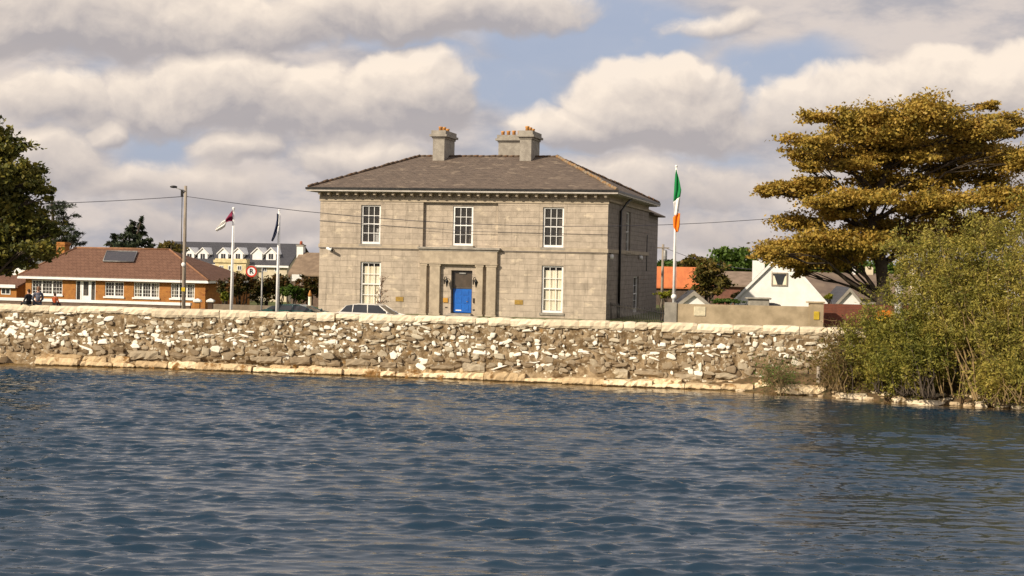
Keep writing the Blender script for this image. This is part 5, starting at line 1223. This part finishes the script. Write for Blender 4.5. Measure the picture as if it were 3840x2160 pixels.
# thin bare tree before the lower left window
p = atY(1424, 1190, 84); o = empty('bare_sapling', (p.x, 84, 1.7), 0, 'thin pinkish sapling standing in front of the lower left window', 'sapling'); b0 = Vector(o.location)
mb = MB(); pts = limb(mb, (0, 0, -.1), atY(1426, 1050, 84) - b0, .035, .01, seed=3, sagk=0, segs=8); P_ = []
for t in range(26):
    r = random.Random(t); q = pts[2 + t % 6]; e_ = q + Vector((r.uniform(-.42, .42), r.uniform(-.3, .3), r.uniform(.15, .55))); pp = limb(mb, q, e_, .014, .006, seed=t, n=4, segs=3); P_ += [tuple(v + Vector((r.gauss(0, .05), r.gauss(0, .05), r.gauss(0, .05)))) for v in pp for _ in range(4)]
mb.build('trunk', m_bark, o); leaf_quads('foliage', np.array(P_), .045, .6, leaf_mat('pinkish_leaves', [(.25, .14, .08), (.42, .25, .16)]), o)
# far woodland strip closing the horizon on both sides
def woodland(x0, x1, Y, ytop, label, nm='woodland'):
    P = []; k = Y / FPX; x = x0; i = 0
    while x < x1:
        yt = ytop + rng.uniform(-8, 8); c = atY(x, yt + 34, Y + rng.uniform(-4, 4)); P.append(cloud(c, (60 * k, 60 * k, 34 * k), 1500, seed=i, shell=.6)); c2 = Vector(c); c2.z -= 3.2; P.append(cloud(c2, (60 * k, 60 * k, 60 * k), 900, seed=i + 99, shell=.6)); x += 62; i += 1
    o = leaf_quads(nm, np.concatenate(P), .42, .6, L_grn, None); tag(o, label, 'wood', kind='stuff')
woodland(2440, 4300, 230, 985, 'distant green woodland behind the houses on the right')
woodland(-700, 1250, 300, 990, 'distant green woodland behind the bungalow on the left')

# shoreline willow bushes
def willow(name, bases, vols, nst, nlf, label, lsz=.078, stem_r=.045, seed=1, leafm=L_wil, stemm=m_stem, yb=None):
    r = random.Random(seed); b0 = Vector(bases[0]); o = empty(name, b0, 0, label, 'bush'); mb = MB(); tw = []
    wts = [v[1][0] * v[1][1] * v[1][2] * v[2] for v in vols]
    for i in range(nst):
        c, rad, _ = r.choices(vols, wts)[0]
        while True:
            d = Vector((r.uniform(-1, 1), r.uniform(-1, 1), r.uniform(-1, 1)))
            if d.length < 1: break
        e_ = Vector(c) + Vector((d.x * rad[0], d.y * rad[1], d.z * rad[2])) - b0
        st = min((Vector(b) for b in bases), key=lambda b: (Vector((b.x, 0, 0)) - Vector((c[0], 0, 0))).length + r.uniform(0, 3.0)) - b0 + Vector((r.uniform(-.35, .35), r.uniform(-.3, .3), -.15))
        m_ = st.lerp(e_, .5) + Vector((r.uniform(-.5, .5), r.uniform(-.4, .4), (e_ - st).length * r.uniform(.0, .16)))
        pts = [st.lerp(m_, f).lerp(m_.lerp(e_, f), f) + Vector((r.uniform(-1, 1), r.uniform(-1, 1), r.uniform(-1, 1))) * .10 for f in [k / 9 for k in range(10)]]
        R0 = stem_r * r.uniform(.35, 1.0) * (1.4 if r.random() < .12 else .8); mb.tube(pts, [R0 * (1 - .85 * k / 9) for k in range(10)], 5, caps=False)
        for t in range(20):
            q = pts[r.randint(3, 9)]; w2 = q + Vector((r.gauss(0, .45), r.gauss(0, .45), r.gauss(.18, .38)))
            pp = limb(mb, q, w2, .010, .004, seed=r.randint(0, 9999), n=3, segs=3, sagk=.04); tw += pp[1:]; tw.append(w2)
    mb.build('stems', stemm, o)
    T = np.array([tuple(v) for v in tw]); rs = np.random.RandomState(seed); k = rs.randint(0, len(T), nlf); P = T[k] + rs.normal(size=(nlf, 3)) * np.array([.15, .15, .13])
    leaf_quads('foliage', P, lsz, .34, leafm, o, up=.2); return o
def V_(x, y, w_, h_, Y, d=1.0, ry=None):
    k = Y / FPX; return (tuple(atY(x, y, Y)), (w_ * k, ry or w_ * k * .7, h_ * k), d)
bs = lambda *xs: [tuple(Vector((atZ(x, y, .6).x, atZ(x, y, .6).y, .55))) for x, y in xs]
willow('willow_bush', bs((3680, 1478), (3600, 1470), (3760, 1480), (3860, 1480), (3520, 1465)), [V_(3560, 940, 160, 120, 66.5), V_(3720, 910, 140, 125, 66.5), V_(3860, 930, 120, 150, 66), V_(3440, 960, 95, 90, 67), V_(3650, 1120, 190, 110, 65.5, .40), V_(3840, 1150, 120, 120, 65, .55), V_(3480, 1080, 100, 100, 66, .5)], 64, 60000, 'tall pale olive willow bush at the right edge of the shore', seed=2)
willow('willow_bush', bs((3300, 1455), (3400, 1462), (3480, 1470), (3220, 1450)), [V_(3300, 1270, 140, 100, 65.5), V_(3430, 1300, 150, 120, 65), V_(3370, 1170, 110, 75, 66, 1.0), V_(3400, 1060, 75, 80, 66.5, 1.0), V_(3225, 1230, 70, 50, 66.5, .4), V_(3520, 1250, 100, 110, 64.5), V_(3300, 1370, 150, 60, 65), V_(3420, 1420, 160, 40, 64.5), V_(3250, 1430, 90, 30, 65.2)], 58, 60000, 'lower dense green willow bush left of the tall one on the shore', seed=3, stemm=m_bark, leafm=leaf_mat('fresh_willow_leaves', [(.045, .06, .012), (.15, .155, .026), (.30, .27, .05), (.42, .32, .075)], trans=.35))
willow('willow_bush', bs((3740, 1490), (3820, 1495), (3680, 1488), (3900, 1500)), [V_(3720, 1320, 130, 110, 62.8), V_(3840, 1330, 110, 120, 62.5), V_(3640, 1400, 90, 60, 63), V_(3740, 1440, 120, 40, 62.8), V_(3920, 1250, 100, 150, 62.5)], 34, 24000, 'straggly yellow stemmed willow bush low at the right edge', seed=4, stem_r=.035)
willow('scrub_bush', bs((3110, 1440), (3150, 1446), (3080, 1436)), [V_(3130, 1330, 50, 70, 66.2), V_(3140, 1400, 80, 50, 65.8), V_(3150, 1250, 50, 60, 66.6, .6)], 40, 3200, 'thin brownish scrub at the left foot of the shoreline bushes', seed=5, stem_r=.022, leafm=L_olv)
willow('reed_tuft', bs((2915, 1458), (2900, 1455), (2930, 1460)), [V_(2912, 1425, 30, 22, 66.0)], 22, 1500, 'small green tuft growing at the foot of the quay wall', seed=6, stem_r=.012, leafm=L_grn, lsz=.06)

# ------------------------------------------------------------------ shore rocks
m_rock = stone_mat('shore_rock', [(0, (.30, .20, .10)), (.45, (.58, .46, .30)), (1, (.84, .74, .56))], nsc=2.2)
def rock_mesh(seed, rx, ry, rz):
    r = random.Random(seed); n, m = 14, 9; V, F, T = [], [], []
    for i in range(m + 1):
        t = math.pi * i / m
        for k in range(n):
            w_ = 2 * math.pi * k / n; d = Vector((math.sin(t) * math.cos(w_), math.sin(t) * math.sin(w_), -math.cos(t)))
            s = 1 + .28 * mnoise.noise(d * 1.6 + Vector((seed, 0, 0))) + .1 * mnoise.noise(d * 5 + Vector((seed, 9, 0)))
            q = Vector((math.copysign(abs(d.x) ** .8, d.x) * rx, math.copysign(abs(d.y) ** .8, d.y) * ry, math.copysign(abs(d.z) ** .75, d.z) * rz)) * s; V.append(tuple(q)); T.append(.75 + r.uniform(-.06, .06))
    for i in range(m):
        for k in range(n): F.append((i * n + k, i * n + (k + 1) % n, (i + 1) * n + (k + 1) % n, (i + 1) * n + k))
    return V, F, T
for i, (x, y, w_, h_) in enumerate([(2948, 1458, 20, 12), (3000, 1468, 30, 9), (3060, 1440, 18, 22), (3102, 1474, 24, 10), (3156, 1484, 30, 10), (3233, 1490, 52, 12), (3300, 1484, 26, 9), (3339, 1492, 26, 10), (3373, 1502, 18, 9), (3412, 1499, 24, 12), (3480, 1512, 62, 11), (3547, 1500, 28, 12), (3610, 1506, 40, 8), (3673, 1508, 26, 8), (3735, 1505, 30, 9), (3784, 1522, 46, 11), (3850, 1530, 40, 12)]):
    p = atZ(x, y + h_ * .5, 0.02); k = p.y / FPX; V, F, T = rock_mesh(i, w_ * k, .45, h_ * k * 1.15); o = tone_mesh('shore_rock', V, F, T, m_rock, None); o.location = (p.x, p.y + .35, h_ * k * .5); o.rotation_euler = (0, 0, rng.uniform(-.3, .3))
    lab = {10: 'longest pale flat rock at the waterline below the willow bushes', 2: 'upright pale rock at the foot of the quay wall beside the timber post', 15: 'pale flat rock at the waterline nearest the right edge'}.get(i, ['first', 'second', 'third', 'fourth', 'fifth', 'sixth', 'seventh', 'eighth', 'ninth', 'tenth', 'eleventh', 'twelfth', 'thirteenth', 'fourteenth', 'fifteenth', 'sixteenth', 'last'][i] + ' pale waterline rock from the left along the right bank')
    tag(o, lab, 'rock', 'pale rocks along the right bank')
V, F, T = [], [], []
for i in range(520):
    x = rng.uniform(9.5, 27); y = shore_y(x) + rng.uniform(-.1, 2.6) ** 1.0; s = rng.uniform(.05, .17); v, f, t = rock_mesh(i + 40, s * 1.4, s, s * .6); b = len(V)
    z = .02 + .3 * min(1, max(0, y - shore_y(x)) / 1.3); V += [(a + x, c + y, d + z) for a, c, d in v]; F += [tuple(b + j for j in q) for q in f]; tn = rng.uniform(.1, .8); T += [tn] * len(t)
tag(tone_mesh('shore_rubble', V, F, T, m_rock, None), 'small stones scattered on the bank below the bushes', 'stones', kind='stuff')

# ------------------------------------------------------------------ people sitting on the quay wall
def skin(name, pts, edges, mat, parent, root=0, sub=1):
    me = bpy.data.meshes.new(name); me.from_pydata([p[0] for p in pts], edges, []); o = bpy.data.objects.new(name, me); C.objects.link(o)
    s = o.modifiers.new('s', 'SKIN'); s.use_smooth_shade = True
    for i, p in enumerate(pts): me.skin_vertices[0].data[i].radius = p[1] if isinstance(p[1], tuple) else (p[1], p[1]); me.skin_vertices[0].data[i].use_root = i == root
    ss = o.modifiers.new('u', 'SUBSURF'); ss.levels = sub; ss.render_levels = sub
    dg = bpy.context.evaluated_depsgraph_get(); dg.update(); m2 = bpy.data.meshes.new_from_object(o.evaluated_get(dg)); bpy.data.objects.remove(o)
    m2.materials.clear(); m2.materials.append(mat); m2.polygons.foreach_set('use_smooth', [True] * len(m2.polygons)); o = bpy.data.objects.new(name, m2); C.objects.link(o); o.parent = parent; return o
m_skin = M('skin', (.55, .33, .24), (.48, .28, .2), .6, 3)
def person(px, top, Y, sc, rz, jacket, trous, hair, label, lean=0.0, arm=.25):
    a_ = atY(px, 1138, Y); loc = Vector((a_.x, Y, QH + .03)); e = empty('person', loc, rz, label, 'person'); e.scale = (sc,) * 3
    L_ = lean
    B = [((0, 0, .12), (.14, .10)), ((L_ * .2, 0, .30), (.13, .095)), ((L_ * .5, 0, .46), (.155, .10)), ((L_ * .75, 0, .56), (.09, .07)), ((L_ * .85, .01, .635), (.052, .052)), ((L_ * .95, .03, .70), (.068, .078)), ((L_, .02, .79), (.078, .095)), ((L_, .01, .87), (.05, .06)),
         ((L_, .125, .745), .014),
         ((L_ * .7 - .19, 0, .53), .055), ((L_ * .5 - .24, .06, .28), .042), ((-.17, arm, .17), .03), ((-.15, arm + .07, .15), (.036, .02)),
         ((L_ * .7 + .19, 0, .53), .055), ((L_ * .5 + .24, .06, .28), .042), ((.17, arm, .17), .03), ((.15, arm + .07, .15), (.036, .02)),
         ((-.10, .08, .10), .085), ((-.12, .44, .10), .06), ((-.12, .47, -.30), .04), ((-.12, .58, -.34), .035),
         ((.10, .08, .10), .085), ((.12, .44, .10), .06), ((.12, .47, -.30), .04), ((.12, .58, -.34), .035)]
    E = [(0, 1), (1, 2), (2, 3), (3, 4), (4, 5), (5, 6), (6, 7), (5, 8), (3, 9), (9, 10), (10, 11), (11, 12), (3, 13), (13, 14), (14, 15), (15, 16), (0, 17), (17, 18), (18, 19), (19, 20), (0, 21), (21, 22), (22, 23), (23, 24)]
    for s, h in ((-1, 12), (1, 16)):
        x0, y0, z0 = B[h][0]
        for f, (dx, ln) in enumerate(((-.027, .045), (-.009, .052), (.009, .05), (.027, .04), (-s * .04, .02))):
            i = len(B); B.append(((x0 + dx, y0 + .035 if f < 4 else y0 - .005, z0), .009)); B.append(((x0 + dx * 1.15, y0 + .035 + ln if f < 4 else y0 + .03, z0 - .02), .008)); E += [(h, i), (i, i + 1)]
    skin('body', B, E, m_skin, e)
    g_ = lambda i, k: (B[i][0], (B[i][1][0] + k, B[i][1][1] + k) if isinstance(B[i][1], tuple) else (B[i][1] + k,) * 2)
    J = [g_(0, .025), g_(1, .025), g_(2, .025), g_(3, .02), g_(4, .018), g_(9, .022), g_(10, .02), (tuple(Vector(B[11][0]) * .96 + Vector(B[10][0]) * .04), (.042, .042)), g_(13, .022), g_(14, .02), (tuple(Vector(B[15][0]) * .96 + Vector(B[14][0]) * .04), (.042, .042))]
    skin('jacket', J, [(0, 1), (1, 2), (2, 3), (3, 4), (3, 5), (5, 6), (6, 7), (3, 8), (8, 9), (9, 10)], jacket, e)
    T_ = [((0, 0, .10), (.15, .12)), g_(17, .02), g_(18, .018), ((-.12, .47, -.26), (.055, .055)), g_(21, .02), g_(22, .018), ((.12, .47, -.26), (.055, .055))]
    skin('trousers', T_, [(0, 1), (1, 2), (2, 3), (0, 4), (4, 5), (5, 6)], trous, e)
    mb = MB(); mb.ball((L_, -.015, .81), (.092, .105, .098), 12, 8); mb.ball((L_, -.05, .76), (.085, .07, .09), 10, 6); mb.build('hair', hair, e); return e
fab = lambda n, c: M(n, c, None, .9, 6)
m_hair = fab('brown_hair', (.06, .035, .02)); m_jeans = fab('denim', (.05, .06, .09)); m_blk = fab('black_fabric', (.02, .02, .025))
person(107, 1085, 73.0, .84, math.radians(60), m_blk, m_blk, m_hair, 'person in dark clothes sitting leftmost on the quay wall')
person(141, 1070, 73.0, 1.0, math.radians(25), fab('grey_blue_fabric', (.12, .13, .17)), m_jeans, fab('light_brown_hair', (.28, .16, .10)), 'person in grey blue jacket sitting in the middle on the quay wall', lean=.03)
person(206, 1100, 73.0, .66, math.radians(-20), fab('rust_fabric', (.42, .09, .03)), m_blk, m_hair, 'small person in rust red top sitting rightmost on the quay wall')
